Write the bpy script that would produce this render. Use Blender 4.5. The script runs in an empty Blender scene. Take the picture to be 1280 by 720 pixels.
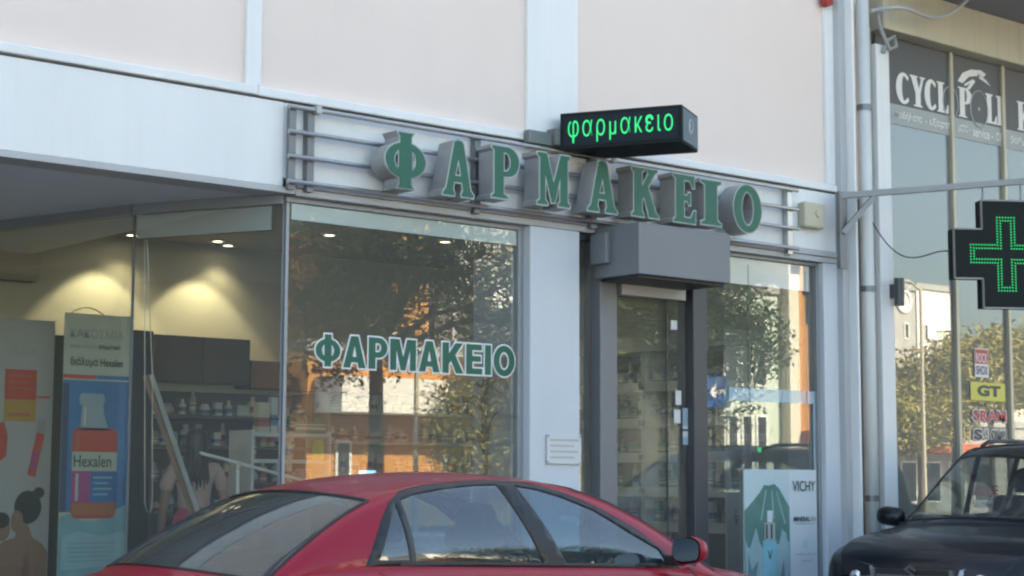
import bpy, bmesh, math, random
from mathutils import Vector, Matrix
random.seed(7)
R = math.radians
SC = bpy.context.scene
COL = SC.collection

# ------------------------------------------------------------------ camera, sky, sun, exposure
F_PX, CAM_D, CAM_H = 2150.0, 9.5, 1.37
YAW, PITCH, ROLL = R(50.2), math.atan(240 / 2150), R(0.2)
fwd = Vector((math.cos(YAW) * math.cos(PITCH), math.sin(YAW) * math.cos(PITCH), math.sin(PITCH)))
rgt0 = Vector((math.sin(YAW), -math.cos(YAW), 0))
up0 = rgt0.cross(fwd)
rgt = rgt0 * math.cos(ROLL) + up0 * math.sin(ROLL)
upv = up0 * math.cos(ROLL) - rgt0 * math.sin(ROLL)
CAM = Vector((0, -CAM_D, CAM_H))
cd = bpy.data.cameras.new('camera'); co = bpy.data.objects.new('camera', cd); COL.objects.link(co)
cd.sensor_width = 36; cd.lens = 36 * F_PX / 1280; cd.clip_start = 0.1; cd.clip_end = 2000
m3 = Matrix((rgt, upv, -fwd)).transposed()
co.matrix_world = Matrix.Translation(CAM) @ m3.to_4x4()
SC.camera = co

SUN_EL, SUN_AZ = R(38), R(72)          # azimuth from +x: the sun stands behind the pharmacy
sdir = Vector((math.cos(SUN_EL) * math.cos(SUN_AZ), math.cos(SUN_EL) * math.sin(SUN_AZ), math.sin(SUN_EL)))
W = bpy.data.worlds.new('World'); SC.world = W; W.use_nodes = True
nt = W.node_tree
sky = nt.nodes.new('ShaderNodeTexSky'); sky.sky_type = 'NISHITA'; sky.sun_disc = False
sky.sun_elevation = SUN_EL; sky.sun_rotation = R(90) - SUN_AZ
sky.air_density = 1.0; sky.dust_density = 3.0; sky.ozone_density = 1.0
bg = nt.nodes['Background']; bg.inputs[1].default_value = 0.10
nt.links.new(sky.outputs[0], bg.inputs[0])
sl = bpy.data.lights.new('sun', 'SUN'); sl.energy = 5.0; sl.angle = R(0.5); sl.color = (1, 0.93, 0.82)
so = bpy.data.objects.new('sun', sl); COL.objects.link(so)
so.rotation_euler = (-sdir).to_track_quat('-Z', 'Y').to_euler(); so.location = (0, 30, 40)
SC.view_settings.view_transform = 'Standard'; SC.view_settings.look = 'None'
SC.view_settings.exposure = 2.64; SC.view_settings.gamma = 1.0
try:
    SC.view_settings.use_white_balance = True; SC.view_settings.white_balance_temperature = 7150; SC.view_settings.white_balance_tint = 4
except Exception: pass
try: SC.view_settings.use_curve_mapping = False
except Exception: pass
SC.render.engine = 'CYCLES'
SC.cycles.use_denoising = True
SC.cycles.max_bounces = 10; SC.cycles.transparent_max_bounces = 24
SC.cycles.caustics_reflective = False; SC.cycles.caustics_refractive = False
SC.cycles.pixel_filter_type = 'BLACKMAN_HARRIS'; SC.cycles.filter_width = 2.3

# ------------------------------------------------------------------ measuring helpers
def ray(px, py): return fwd + rgt * ((px - 640) / F_PX) + upv * ((360 - py) / F_PX)
def aty(px, py, y):
    r = ray(px, py); return CAM + r * ((y - CAM.y) / r.y)
def atz(px, py, z):
    r = ray(px, py); return CAM + r * ((z - CAM.z) / r.z)
def atx(px, py, x):
    r = ray(px, py); return CAM + r * ((x - CAM.x) / r.x)
def X(px, y, py=420): return aty(px, py, y).x
def Zh(px, py, y): return aty(px, py, y).z
def mir(px, py, Y, g=0.08):
    """where a point at depth Y across the street stands when a pane at y=g mirrors it"""
    r = ray(px, py); t = ((g - CAM.y) + (g - Y)) / r.y
    return Vector((r.x * t, Y, CAM.z + r.z * t))

# ------------------------------------------------------------------ materials
def _n(nt, t): return nt.nodes.new(t)
def mat(name, col, rough=0.6, metal=0.0, vary=0.08, vscale=3.0, bump=0.0, bscale=60.0, coat=0.0, emit=None, estr=0.0,
        spec=0.5, stretch=(1, 1, 1), streak=0.0, band=None):
    m = bpy.data.materials.new(name); m.use_nodes = True
    nt = m.node_tree; b = nt.nodes['Principled BSDF']
    b.inputs['Roughness'].default_value = rough; b.inputs['Metallic'].default_value = metal
    b.inputs['Coat Weight'].default_value = coat; b.inputs['Coat Roughness'].default_value = 0.04
    b.inputs['Specular IOR Level'].default_value = spec
    c = (col[0], col[1], col[2], 1)
    tc = _n(nt, 'ShaderNodeTexCoord'); mp = _n(nt, 'ShaderNodeMapping'); mp.inputs['Scale'].default_value = stretch
    nt.links.new(tc.outputs['Object'], mp.inputs[0])
    if vary > 0:
        tn = _n(nt, 'ShaderNodeTexNoise'); tn.inputs['Scale'].default_value = vscale; tn.inputs['Detail'].default_value = 6
        nt.links.new(mp.outputs[0], tn.inputs[0])
        mx = _n(nt, 'ShaderNodeMix'); mx.data_type = 'RGBA'
        mx.inputs[6].default_value = tuple(min(1, v * (1 - vary * 1.6)) for v in col) + (1,)
        mx.inputs[7].default_value = tuple(min(1, v * (1 + vary)) for v in col) + (1,)
        nt.links.new(tn.outputs[0], mx.inputs[0]); col_out = mx.outputs[2]
        if streak > 0:                         # rain streaks and blotches of grime on outdoor paint
            m2 = _n(nt, 'ShaderNodeMapping'); m2.inputs['Scale'].default_value = (7, 7, .35)
            nt.links.new(tc.outputs['Object'], m2.inputs[0])
            t2 = _n(nt, 'ShaderNodeTexNoise'); t2.inputs['Scale'].default_value = 1.6; t2.inputs['Detail'].default_value = 7; t2.inputs['Roughness'].default_value = .65
            nt.links.new(m2.outputs[0], t2.inputs[0])
            rp_n = _n(nt, 'ShaderNodeValToRGB'); rp_n.color_ramp.elements[0].position = .52; rp_n.color_ramp.elements[1].position = .78
            nt.links.new(t2.outputs[0], rp_n.inputs[0])
            mu = _n(nt, 'ShaderNodeMath'); mu.operation = 'MULTIPLY'; mu.inputs[1].default_value = streak
            nt.links.new(rp_n.outputs[0], mu.inputs[0])
            m4 = _n(nt, 'ShaderNodeMix'); m4.data_type = 'RGBA'; m4.inputs[7].default_value = (.26, .25, .23, 1)
            nt.links.new(mu.outputs[0], m4.inputs[0]); nt.links.new(col_out, m4.inputs[6]); col_out = m4.outputs[2]
        if band:                               # printed label round a pack
            sp_ = _n(nt, 'ShaderNodeSeparateXYZ'); nt.links.new(tc.outputs['Generated'], sp_.inputs[0])
            g1 = _n(nt, 'ShaderNodeMath'); g1.operation = 'COMPARE'; g1.inputs[1].default_value = .36; g1.inputs[2].default_value = .15
            nt.links.new(sp_.outputs[2], g1.inputs[0])
            m5 = _n(nt, 'ShaderNodeMix'); m5.data_type = 'RGBA'; m5.inputs[7].default_value = (*band, 1)
            nt.links.new(g1.outputs[0], m5.inputs[0]); nt.links.new(col_out, m5.inputs[6])
            g2 = _n(nt, 'ShaderNodeMath'); g2.operation = 'COMPARE'; g2.inputs[1].default_value = .40; g2.inputs[2].default_value = .03
            nt.links.new(sp_.outputs[2], g2.inputs[0])
            m6 = _n(nt, 'ShaderNodeMix'); m6.data_type = 'RGBA'; m6.inputs[7].default_value = (.06, .06, .08, 1)
            nt.links.new(g2.outputs[0], m6.inputs[0]); nt.links.new(m5.outputs[2], m6.inputs[6]); col_out = m6.outputs[2]
        nt.links.new(col_out, b.inputs['Base Color'])
    else:
        b.inputs['Base Color'].default_value = c
    if bump > 0:
        bn = _n(nt, 'ShaderNodeTexNoise'); bn.inputs['Scale'].default_value = bscale; bn.inputs['Detail'].default_value = 4
        nt.links.new(tc.outputs['Object'], bn.inputs[0])
        bp = _n(nt, 'ShaderNodeBump'); bp.inputs['Strength'].default_value = bump; bp.inputs['Distance'].default_value = 0.02
        nt.links.new(bn.outputs[0], bp.inputs['Height']); nt.links.new(bp.outputs[0], b.inputs['Normal'])
    if emit:
        b.inputs['Emission Color'].default_value = (*emit, 1); b.inputs['Emission Strength'].default_value = estr
    return m

def glass_mat(name, tint, r0, rough=0.0, haze=0.0, hazecol=(.8, .85, .85)):
    """thin pane: clear transmission plus a Schlick mirror, optional diffuse film, dust and veil"""
    m = bpy.data.materials.new(name); m.use_nodes = True
    nt = m.node_tree; nt.nodes.clear()
    out = _n(nt, 'ShaderNodeOutputMaterial')
    tr = _n(nt, 'ShaderNodeBsdfTransparent'); tr.inputs[0].default_value = (*tint, 1)
    gl = _n(nt, 'ShaderNodeBsdfGlossy'); gl.inputs['Roughness'].default_value = rough
    ge = _n(nt, 'ShaderNodeNewGeometry')
    dp = _n(nt, 'ShaderNodeVectorMath'); dp.operation = 'DOT_PRODUCT'
    nt.links.new(ge.outputs['Incoming'], dp.inputs[0]); nt.links.new(ge.outputs['Normal'], dp.inputs[1])
    def mth(op, a, b=None):
        k = _n(nt, 'ShaderNodeMath'); k.operation = op
        for i, v in enumerate((a, b)):
            if v is None: continue
            if isinstance(v, (int, float)): k.inputs[i].default_value = v
            else: nt.links.new(v, k.inputs[i])
        return k.outputs[0]
    c = mth('ABSOLUTE', dp.outputs['Value']); c = mth('SUBTRACT', 1.0, c)
    c = mth('POWER', c, 5.0); c = mth('MULTIPLY', c, 1 - r0); c = mth('ADD', c, r0)
    base = tr.outputs[0]
    if haze > 0:
        df = _n(nt, 'ShaderNodeBsdfDiffuse'); df.inputs[0].default_value = (*hazecol, 1)
        m1 = _n(nt, 'ShaderNodeMixShader'); m1.inputs[0].default_value = haze
        nt.links.new(tr.outputs[0], m1.inputs[1]); nt.links.new(df.outputs[0], m1.inputs[2]); base = m1.outputs[0]
    mx = _n(nt, 'ShaderNodeMixShader')
    nt.links.new(c, mx.inputs[0]); nt.links.new(base, mx.inputs[1]); nt.links.new(gl.outputs[0], mx.inputs[2])
    nt.links.new(mx.outputs[0], out.inputs[0])
    return m

M = {}
def defm(k, *a, **kw): M[k] = mat(k, *a, **kw)
defm('white_paint', (.78, .79, .79), .55, vary=.085, vscale=1.7, bump=.06, stretch=(1, 1, .35), streak=.07)
defm('pink_paint', (.80, .68, .62), .7, vary=.05, vscale=.9, bump=.05, bscale=90, streak=.025)
defm('soffit_paint', (.78, .79, .80), .7, vary=.06)
defm('grey_trim', (.45, .46, .47), .45, vary=.06)
defm('pillar_paint', (.60, .64, .68), .6, streak=.07, vary=.06, vscale=2.2, bump=.06, stretch=(1, 1, .3))
defm('frame_grey', (.30, .32, .34), .4, metal=.3, vary=.06)
defm('frame_dark', (.075, .08, .09), .4, metal=.3, vary=.08)
defm('box_grey', (.19, .20, .215), .45, streak=.12, metal=.2, vary=.07, vscale=2)
defm('steel', (.50, .50, .50), .28, metal=1, vary=.08)
defm('steel_dark', (.20, .21, .22), .45, metal=.6, vary=.1)
defm('letter_side', (.38, .385, .385), .45, metal=.35, vary=.18, vscale=5)
defm('letter_edge', (.42, .47, .44), .5, vary=.05)
defm('letter_green', (.012, .115, .075), .45, vary=.12, vscale=8)
defm('led_black', (.010, .014, .014), .65, vary=.1, spec=.2)
defm('led_green', (.02, .5, .15), .5, vary=0, emit=(.02, .95, .28), estr=.13)
defm('led_blue', (.10, .16, .20), .3, vary=.1)
defm('concrete', (.36, .36, .35), .85, vary=.2, vscale=2.5, bump=.2)
defm('asphalt', (.11, .11, .112), .9, vary=.25, vscale=6, bump=.3, bscale=200)
defm('pavement', (.44, .435, .425), .85, vary=.12, vscale=4, bump=.1)
defm('kerb', (.34, .34, .33), .85, vary=.12)
defm('road_line', (.72, .72, .70), .7, vary=.15, vscale=20)
defm('plaster_in', (.62, .60, .50), .8, vary=.03)
defm('plaster_grey', (.50, .52, .52), .8, vary=.04)
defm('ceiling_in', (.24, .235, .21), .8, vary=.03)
defm('floor_tile', (.40, .38, .35), .3, vary=.06)
defm('wood_brown', (.22, .105, .05), .5, vary=.2, vscale=4, stretch=(.3, 1, 3))
defm('wood_dark', (.055, .045, .04), .5, vary=.2)
defm('shelf_white', (.70, .70, .68), .45, vary=.04)
defm('shelf_dark', (.09, .09, .095), .5, vary=.06)
defm('plastic_beige', (.52, .48, .36), .5, vary=.06)
defm('plastic_black', (.018, .018, .02), .45, vary=.05)
defm('lamp_face', (.9, .85, .7), .4, vary=0, emit=(1, .85, .6), estr=2.2)
defm('navy_panel', (.012, .02, .03), .6, vary=.05, spec=.2)
defm('bark', (.13, .10, .075), .9, vary=.25, vscale=9, bump=.5, bscale=25)
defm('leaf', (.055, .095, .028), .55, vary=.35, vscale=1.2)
defm('leaf_lit_tone', (.085, .105, .03), .55, vary=.35, vscale=1.0)  # lighter copy of the leaf colour, daylight painted in
defm('leaf_sun_tone', (.31, .26, .055), .6, vary=.45, vscale=.9)  # yellow foliage, sunshine put into the leaf colour
defm('leaf_olive', (.15, .15, .06), .55, vary=.3, vscale=1.0)
defm('plant_green', (.035, .07, .035), .45, vary=.25)
defm('terracotta', (.30, .12, .06), .8, vary=.1)
defm('orange_wall', (.50, .23, .055), .85, vary=.06, bump=.05)
defm('cream_wall', (.62, .57, .46), .85, vary=.06)
defm('white_wall', (.72, .70, .66), .85, vary=.05)
defm('palegreen_wall', (.52, .58, .50), .85, vary=.05)
defm('grey_wall', (.36, .35, .33), .85, vary=.06)
defm('window_dark', (.03, .035, .04), .15, vary=.1)
defm('awning_red', (.42, .10, .04), .8, vary=.08)
defm('ad_white', (.62, .64, .64), .5, vary=.02)
defm('neigh_cream', (.56, .53, .42), .75, streak=.3, vary=.08, vscale=2)
defm('pipe_paint', (.66, .67, .65), .55, streak=.35, vary=.08, vscale=4)
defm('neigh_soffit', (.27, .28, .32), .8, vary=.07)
defm('mullion', (.50, .46, .36), .4, metal=.2, vary=.05)
defm('vinyl_dark', (.105, .11, .125), .5, vary=.04)
defm('vinyl_white', (.78, .79, .79), .5, vary=.02)
defm('vinyl_film', (.36, .39, .40), .5, vary=.03)
defm('unseen_recess_wall', (.13, .125, .115), .7, vary=.1)
defm('red_pipe', (.35, .04, .03), .5)
M['glass'] = glass_mat('shop_glass', (.86, .88, .87), .10, haze=.07, hazecol=(.62, .62, .58))  # haze mixes pane dust with a pale veil of light put into the colour
M['glass_side'] = glass_mat('side_glass', (.92, .94, .92), .05, haze=.075, hazecol=(.62, .62, .58))
M['glass_neigh'] = glass_mat('neighbour_glass', (.66, .70, .70), .16, haze=.15, hazecol=(.74, .73, .68))
M['film'] = glass_mat('milky_film', (.90, .95, .95), .11, haze=.62, hazecol=(.66, .76, .75))
M['film_faint'] = glass_mat('faint_film', (.9, .93, .92), .04, haze=.30, hazecol=(.6, .66, .66))
M['film_white'] = glass_mat('white_blind', (.9, .95, .95), .16, haze=.93, hazecol=(.78, .78, .72))
M['film_blue'] = glass_mat('blue_film', (.85, .93, .97), .05, haze=.55, hazecol=(.52, .68, .78))
M['car_glass'] = glass_mat('car_glass', (.32, .48, .56), .17, haze=.04, hazecol=(.45, .55, .6))
M['screen_glass'] = glass_mat('windscreen_glass', (.66, .72, .72), .08, haze=.04, hazecol=(.6, .6, .58))
M['car_glass_dark'] = glass_mat('rear_glass', (.20, .24, .23), .12, haze=.13, hazecol=(.5, .55, .52))  # grey haze puts a pale reflection into the dark glass

# ------------------------------------------------------------------ object helpers
def tag(o, label=None, cat=None, group=None, kind=None):
    if label: o['label'] = label
    if cat: o['category'] = cat
    if group: o['group'] = group
    if kind: o['kind'] = kind
    return o
def empty(name, loc, label, cat, group=None, rz=0):
    o = bpy.data.objects.new(name, None); COL.objects.link(o)
    o.location = loc; o.rotation_euler = (0, 0, rz); o.empty_display_size = .1
    return tag(o, label, cat, group)
def root_of(o):
    while o.parent: o = o.parent
    return o
class MB:
    """collects shapes in world space (or in the frame of the parent when local=True)"""
    def __init__(s): s.v = []; s.f = []
    def add(s, vs, fs):
        n = len(s.v); s.v += [Vector(p) for p in vs]; s.f += [[i + n for i in q] for q in fs]; return s
    def box(s, x0, x1, y0, y1, z0, z1):
        a, b = sorted((x0, x1)); c, d = sorted((y0, y1)); e, f = sorted((z0, z1))
        return s.add([(a, c, e), (b, c, e), (b, d, e), (a, d, e), (a, c, f), (b, c, f), (b, d, f), (a, d, f)],
                     [(3, 2, 1, 0), (4, 5, 6, 7), (0, 1, 5, 4), (1, 2, 6, 5), (2, 3, 7, 6), (3, 0, 4, 7)])
    def obox(s, o, u, v, w):
        """box from corner o along the three edge vectors"""
        o, u, v, w = map(Vector, (o, u, v, w))
        p = [o, o + u, o + u + v, o + v]; p += [q + w for q in p]
        fs = [(3, 2, 1, 0), (4, 5, 6, 7), (0, 1, 5, 4), (1, 2, 6, 5), (2, 3, 7, 6), (3, 0, 4, 7)]
        if u.cross(v).dot(w) < 0: fs = [tuple(reversed(q)) for q in fs]
        return s.add(p, fs)
    def bar(s, a, b, w, h=None):
        a, b = Vector(a), Vector(b); h = h or w; d = (b - a).normalized()
        sd = d.cross(Vector((0, 0, 1)));
        if sd.length < 1e-3: sd = Vector((1, 0, 0))
        sd.normalize(); u = sd.cross(d)
        return s.obox(a - sd * w / 2 - u * h / 2, b - a, sd * w, u * h)
    def tube(s, pts, r, n=10, caps=True):
        pts = [Vector(p) for p in pts]; rs = r if isinstance(r, (list, tuple)) else [r] * len(pts)
        vs = []; fs = []
        pu = None
        for i, p in enumerate(pts):
            d = (pts[min(i + 1, len(pts) - 1)] - pts[max(i - 1, 0)]).normalized()
            if pu is None:
                pu = d.cross(Vector((0, 0, 1)))
                if pu.length < 1e-3: pu = Vector((1, 0, 0))
            u = (pu - d * pu.dot(d)).normalized(); w = d.cross(u); pu = u
            for k in range(n):
                a = 2 * math.pi * k / n; vs.append(p + (u * math.cos(a) + w * math.sin(a)) * rs[i])
        for i in range(len(pts) - 1):
            for k in range(n):
                fs.append((i * n + k, i * n + (k + 1) % n, (i + 1) * n + (k + 1) % n, (i + 1) * n + k))
        if caps:
            fs.append(tuple(reversed(range(n)))); fs.append(tuple((len(pts) - 1) * n + k for k in range(n)))
        return s.add(vs, fs)
    def lathe(s, base, prof, axis=(0, 0, 1), n=20):
        """prof: (radius, height) list turned round the axis at base"""
        b = Vector(base); ax = Vector(axis).normalized(); u = ax.cross(Vector((0, 0, 1)))
        if u.length < 1e-3: u = Vector((1, 0, 0))
        u.normalize(); w = ax.cross(u); vs = []; fs = []
        for r, h in prof:
            for k in range(n):
                a = 2 * math.pi * k / n; vs.append(b + ax * h + (u * math.cos(a) + w * math.sin(a)) * max(r, 1e-4))
        for i in range(len(prof) - 1):
            for k in range(n):
                fs.append((i * n + k, i * n + (k + 1) % n, (i + 1) * n + (k + 1) % n, (i + 1) * n + k))
        fs.append(tuple(reversed(range(n)))); fs.append(tuple((len(prof) - 1) * n + k for k in range(n)))
        return s.add(vs, fs)
    def prism(s, poly, o, u, v, w):
        """2-D polygon (list of (a,b)) placed at o + a*u + b*v, thickened by w"""
        o, u, v, w = map(Vector, (o, u, v, w)); n = len(poly)
        ar = sum(poly[i][0] * poly[(i + 1) % n][1] - poly[(i + 1) % n][0] * poly[i][1] for i in range(n))
        if (ar > 0) == (u.cross(v).dot(w) > 0): poly = poly
        else: poly = list(reversed(poly))
        p = [o + u * a + v * b for a, b in poly]
        fs = [tuple(reversed(range(n))), tuple(range(n, 2 * n))]
        fs += [(i, (i + 1) % n, n + (i + 1) % n, n + i) for i in range(n)]
        return s.add(p + [q + w for q in p], fs)
    def build(s, name, m, parent=None, local=False, smooth=False, bevel=0, label=None):
        me = bpy.data.meshes.new(name)
        off = Vector((0, 0, 0))
        if parent is not None and not local: off = Vector(root_of(parent).location)
        me.from_pydata([tuple(p - off) for p in s.v], [], s.f); me.update()
        me.materials.append(M[m] if isinstance(m, str) else m)
        if smooth:
            for p in me.polygons: p.use_smooth = True
        o = bpy.data.objects.new(name, me); COL.objects.link(o)
        if parent is not None: o.parent = parent
        if bevel:
            md = o.modifiers.new('bevel', 'BEVEL'); md.width = bevel; md.segments = 2; md.limit_method = 'ANGLE'
        if label: o['label'] = label
        return o
def solo(mb, name, m, loc, label, cat, group=None, **kw):
    """a thing that is one mesh, origin at loc"""
    loc = Vector(loc); mb.v = [p - loc for p in mb.v]
    o = mb.build(name, m, None, **kw); o.location = loc
    return tag(o, label, cat, group)

def curve_mesh(cu):
    o = bpy.data.objects.new('tmp', cu); COL.objects.link(o)
    bpy.context.view_layer.update()
    dg = bpy.context.evaluated_depsgraph_get()
    me = bpy.data.meshes.new_from_object(o.evaluated_get(dg))
    vs = [v.co.copy() for v in me.vertices]; fs = [list(p.vertices) for p in me.polygons]
    bpy.data.objects.remove(o); bpy.data.curves.remove(cu); bpy.data.meshes.remove(me)
    return vs, fs
def text_shape(body, bold=0.0, ext=0.0, space=1.0):
    cu = bpy.data.curves.new('t', 'FONT'); cu.body = body; cu.offset = bold; cu.extrude = ext; cu.resolution_u = 4
    cu.space_character = space
    return curve_mesh(cu)
def place_text(mb, body, o, u, v, w, wid, hei, bold=0.0, thick=0.002, space=1.0, ref=None):
    """text filling wid x hei from lower-left o along unit u, up v, facing w"""
    vs, fs = text_shape(body, bold, .5, space)
    rv = vs if ref is None else text_shape(ref, bold, 0, space)[0]
    x0 = min(p.x for p in vs); x1 = max(p.x for p in vs); y0 = min(p.y for p in rv); y1 = max(p.y for p in rv)
    o, u, v, w = map(Vector, (o, u, v, w)); k = wid / (x1 - x0); h = hei / (y1 - y0)
    return mb.add([o + u * ((p.x - x0) * k) + v * ((p.y - y0) * h) + w * ((p.z + .5) * thick) for p in vs], fs)
def glyph_shape(polys, offset=0.0, ext=0.5):
    cu = bpy.data.curves.new('g', 'CURVE'); cu.dimensions = '2D'; cu.fill_mode = 'BOTH'; cu.extrude = ext; cu.offset = offset
    for pl in polys:
        sp = cu.splines.new('POLY'); sp.points.add(len(pl) - 1)
        for q, (a, b) in zip(sp.points, pl): q.co = (a, b, 0, 1)
        sp.use_cyclic_u = True
    return curve_mesh(cu)
# ------------------------------------------------------------------ ground
def struct(mb, name, m, **kw):
    o = mb.build(name, m, **kw); o['kind'] = 'structure'; return o
struct(MB().box(-400, 400, -400, 300, -.42, -.30), 'ground', 'concrete')
struct(MB().box(-300, 300, -14.2, -1.45, -.2, 0), 'road', 'asphalt')
ml = MB()
for i in range(-20, 40): ml.box(i * 5, i * 5 + 2.2, -7.95, -7.83, .001, .004)
struct(ml, 'road_markings', 'road_line')
struct(MB().box(-300, 300, -1.30, 8, -.2, .12), 'pavement', 'pavement')
struct(MB().box(-300, 300, -1.45, -1.30, -.2, .125), 'kerb', 'kerb', bevel=.02)
struct(MB().box(-300, 300, -24, -14.35, -.2, .12), 'far_pavement', 'pavement')
struct(MB().box(-300, 300, -14.35, -14.2, -.2, .125), 'far_kerb', 'kerb')

# ------------------------------------------------------------------ the pharmacy building
ZS, ZF = 3.245, 3.84                   # soffit level, top of the fascia
XL, XR = -8.0, X(1046, 0, 250)
A = atz(357, 249, ZS); A.y = .10; A.x = X(357, .1, 300)
B = atz(172, 257, ZS); C2 = atz(0, 278, ZS); D2 = C2 + (C2 - B).normalized() * 1.6
ZC, YB = 3.50, 4.3                     # shop ceiling and back wall
PH = empty('pharmacy_building', (7, 0, 0), 'white and pale pink pharmacy building with glass shopfront under a deep fascia', 'building')
mb = MB().box(XL, XR + .35, .03, .35, ZF, 20)  # unseen upper storeys, made tall enough to shade the trees opposite
mb.box(XL, XR + .35, .35, 9, 19.7, 20).box(XL, XL + .3, .35, 9, ZF, 19.7).box(XR + .05, XR + .35, .35, 9, ZF, 19.7).box(XL + .3, XR + .05, 8.7, 9, 0, 19.7)
mb.build('wall', 'pink_paint', PH)
p1a, p1b = X(308, 0, 60), X(327, 0, 60); p2a, p2b = X(659, 0, 90), X(722, 0, 90); p3a = X(1032, 0, 120)
for a, b in ((p1a, p1b), (p2a, p2b), (p3a, XR), (p1a - 3.1, p1b - 3.1), (p1a - 6.2, p1b - 6.2)):
    MB().box(a, b, -.006, .03, ZF + .075, 20).build('pilaster', 'white_paint', PH, bevel=.006)
for a in (p1a - 1.9, p2a - 1.4, p2b + 1.2):
  for dz in (0, 3.2, 6.4, 9.6):
    w = MB().box(a, a + 1.1, -.004, .03, 6.6 + dz, 8.0 + dz).build('upper_window', 'frame_grey', PH)
    MB().box(a + .06, a + 1.04, -.012, -.005, 6.66 + dz, 7.94 + dz).build('pane', 'window_dark', w)
# ledge over the fascia in lengths, with the open joint of the photograph
for a, b, dz in ((XL, p1b - .03, 0), (p1b - .028, p2a + .05, .004), (p2a + .054, XR + .03, .002)):
    MB().box(a, b, -.022, .03, ZF + .012 - dz, ZF + .073 - dz).build('ledge', 'white_paint', PH, bevel=.008)
MB().box(XL, XR, .006, .0295, ZF - .003, ZF + .0045).build('open_joint', 'plastic_black', PH)
MB().box(XL, X(358, 0, 180) - .02, 0, .24, ZS + .03, ZF - .004).box(X(358, 0, 180) - .016, XR, .004, .24, ZS + .085, ZF - .004).build('fascia', 'white_paint', PH, bevel=.006)
MB().box(XL, A.x, -.008, .22, ZS - .012, ZS + .028).build('fascia_lip', 'grey_trim', PH, bevel=.004)
MB().box(XL, A.x + .02, .222, 5.2, ZS, ZS + .06).build('soffit', 'soffit_paint', PH)
# lintel over the windows
g = MB().box(A.x + .003, XR, -.02, .24, ZS + .03, ZS + .082)
g.box(A.x + .003, XR, -.008, .24, ZS - .02, ZS + .028)
g.build('lintel', 'grey_trim', PH, bevel=.006)
pa, pb = X(661, 0, 430), X(723, 0, 430)
MB().box(pa, pb, -.015, .42, .12, ZS - .023).build('pillar', 'pillar_paint', PH, bevel=.008)
ra = X(1030, 0, 430)
MB().box(ra, XR, -.004, .42, .12, ZS - .022).build('pillar', 'pillar_paint', PH, bevel=.008)
# projecting column of the party wall and the flashing between the houses
q0, q1 = X(1047.5, -.05, 350), X(1074, -.16, 350)
MB().box(q0 + .12, q1, -.16, .3, .12, 20).build('corner_column', 'white_paint', PH, bevel=.01)
MB().box(q0 + .045, q0 + .118, -.07, .3, .12, 20).build('corner_trim', 'grey_trim', PH, bevel=.006)
# unseen far side and back of the recess, added dark for the side glass to mirror
MB().box(.6, .9, .25, 5.2, .12, ZS - .002).box(.9, D2.x - .02, 5.0, 5.2, .12, ZS - .002).build('unseen_recess_wall', 'unseen_recess_wall', PH)
# inside
MB().box(2.5, XR, YB, YB + .15, .12, ZC).build('back_wall', 'plaster_in', PH)
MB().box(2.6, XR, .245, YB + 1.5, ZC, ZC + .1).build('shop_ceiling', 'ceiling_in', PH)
MB().box(2.6, XR, .25, YB, .121, .14).build('shop_floor', 'floor_tile', PH)
MB().box(XR - .05, XR + .05, .43, YB, .14, ZC).build('side_wall', 'plaster_grey', PH)
MB().box(2.5, 2.6, 3.0, YB, .12, ZC).build('side_wall', 'plaster_grey', PH)
MB().box(2.6, XR, .244, .26, ZS + .03, ZC).build('bulkhead', 'plaster_grey', PH)
MB().box(2.6, XR, YB - .55, YB - .002, .14, .6).build('plinth', 'shelf_dark', PH)
# white return panel behind the pillar
rp = X(612, .5, 400)
MB().box(pa - .07, pa - .02, .12, .56, .14, 3.02).build('return_panel', 'pillar_paint', PH)

# main window
def frame_run(mb, pts, w, d, z0, z1): pass
mw = MB(); wx0, wx1 = A.x, pa - .004
mw.box(wx1 - .045, wx1, .06, .13, .5, ZS - .022)
mw.box(wx0 - .012, wx0 + .012, .075, .105, .5, ZS - .055)
mw.box(wx0 - .02, wx1 - .047, .06, .13, ZS - .055, ZS - .022)
mw.box(wx0, wx1 - .047, .06, .13, .44, .50)
mwo = mw.build('shop_window', 'frame_grey', PH, bevel=.004)
MB().box(wx0 + .013, wx1 - .047, .086, .094, .5, ZS - .056).build('pane', 'glass', mwo)
zb1 = Zh(500, 292, .12)
MB().box(wx0 + .03, wx1 - .05, .0795, .0845, Zh(500, 290, .08), ZS - .06).build('blind', 'film', mwo)
MB().box(wx0, wx1, .14, .3, .12, .44).build('stall_riser', 'pillar_paint', PH)
# faceted side glass of the entrance recess
for i, (a, b) in enumerate(((A, B), (B, C2), (C2, D2))):
    d = (b - a); d.z = 0; n = Vector((-d.y, d.x, 0)).normalized(); L = d.length; dn = d.normalized()
    o = Vector((a.x, a.y, 0))
    fr = MB().obox(o + Vector((0, 0, ZS - .07)), d, n * .06, (0, 0, .068))
    fr.obox(o + Vector((0, 0, .12)), d, n * .06, (0, 0, .10))
    fr.obox(o + n * .02 + Vector((0, 0, .22)), dn * .008, n * .008, (0, 0, ZS - .291)).obox(o + n * .02 + dn * (L - .005) + Vector((0, 0, .22)), dn * .003, n * .008, (0, 0, ZS - .291))
    f = fr.build('side_window', 'frame_grey', PH)
    MB().obox(o + dn * .012 + n * .02 + Vector((0, 0, .22)), dn * (L - .02), n * .008, (0, 0, ZS - .29)).build('pane', 'glass_side', f)
    if i == 0:
        MB().obox(o + dn * .08 + n * .05 + Vector((0, 0, ZS - .24)), dn * (L - .12), n * .01, (0, 0, .16)).build('blind', 'film_faint', f)
MB().bar((B.x, B.y + .03, .12), (B.x, B.y + .03, ZS - .07), .014).build('glass_joint', 'frame_grey', PH)

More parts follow.
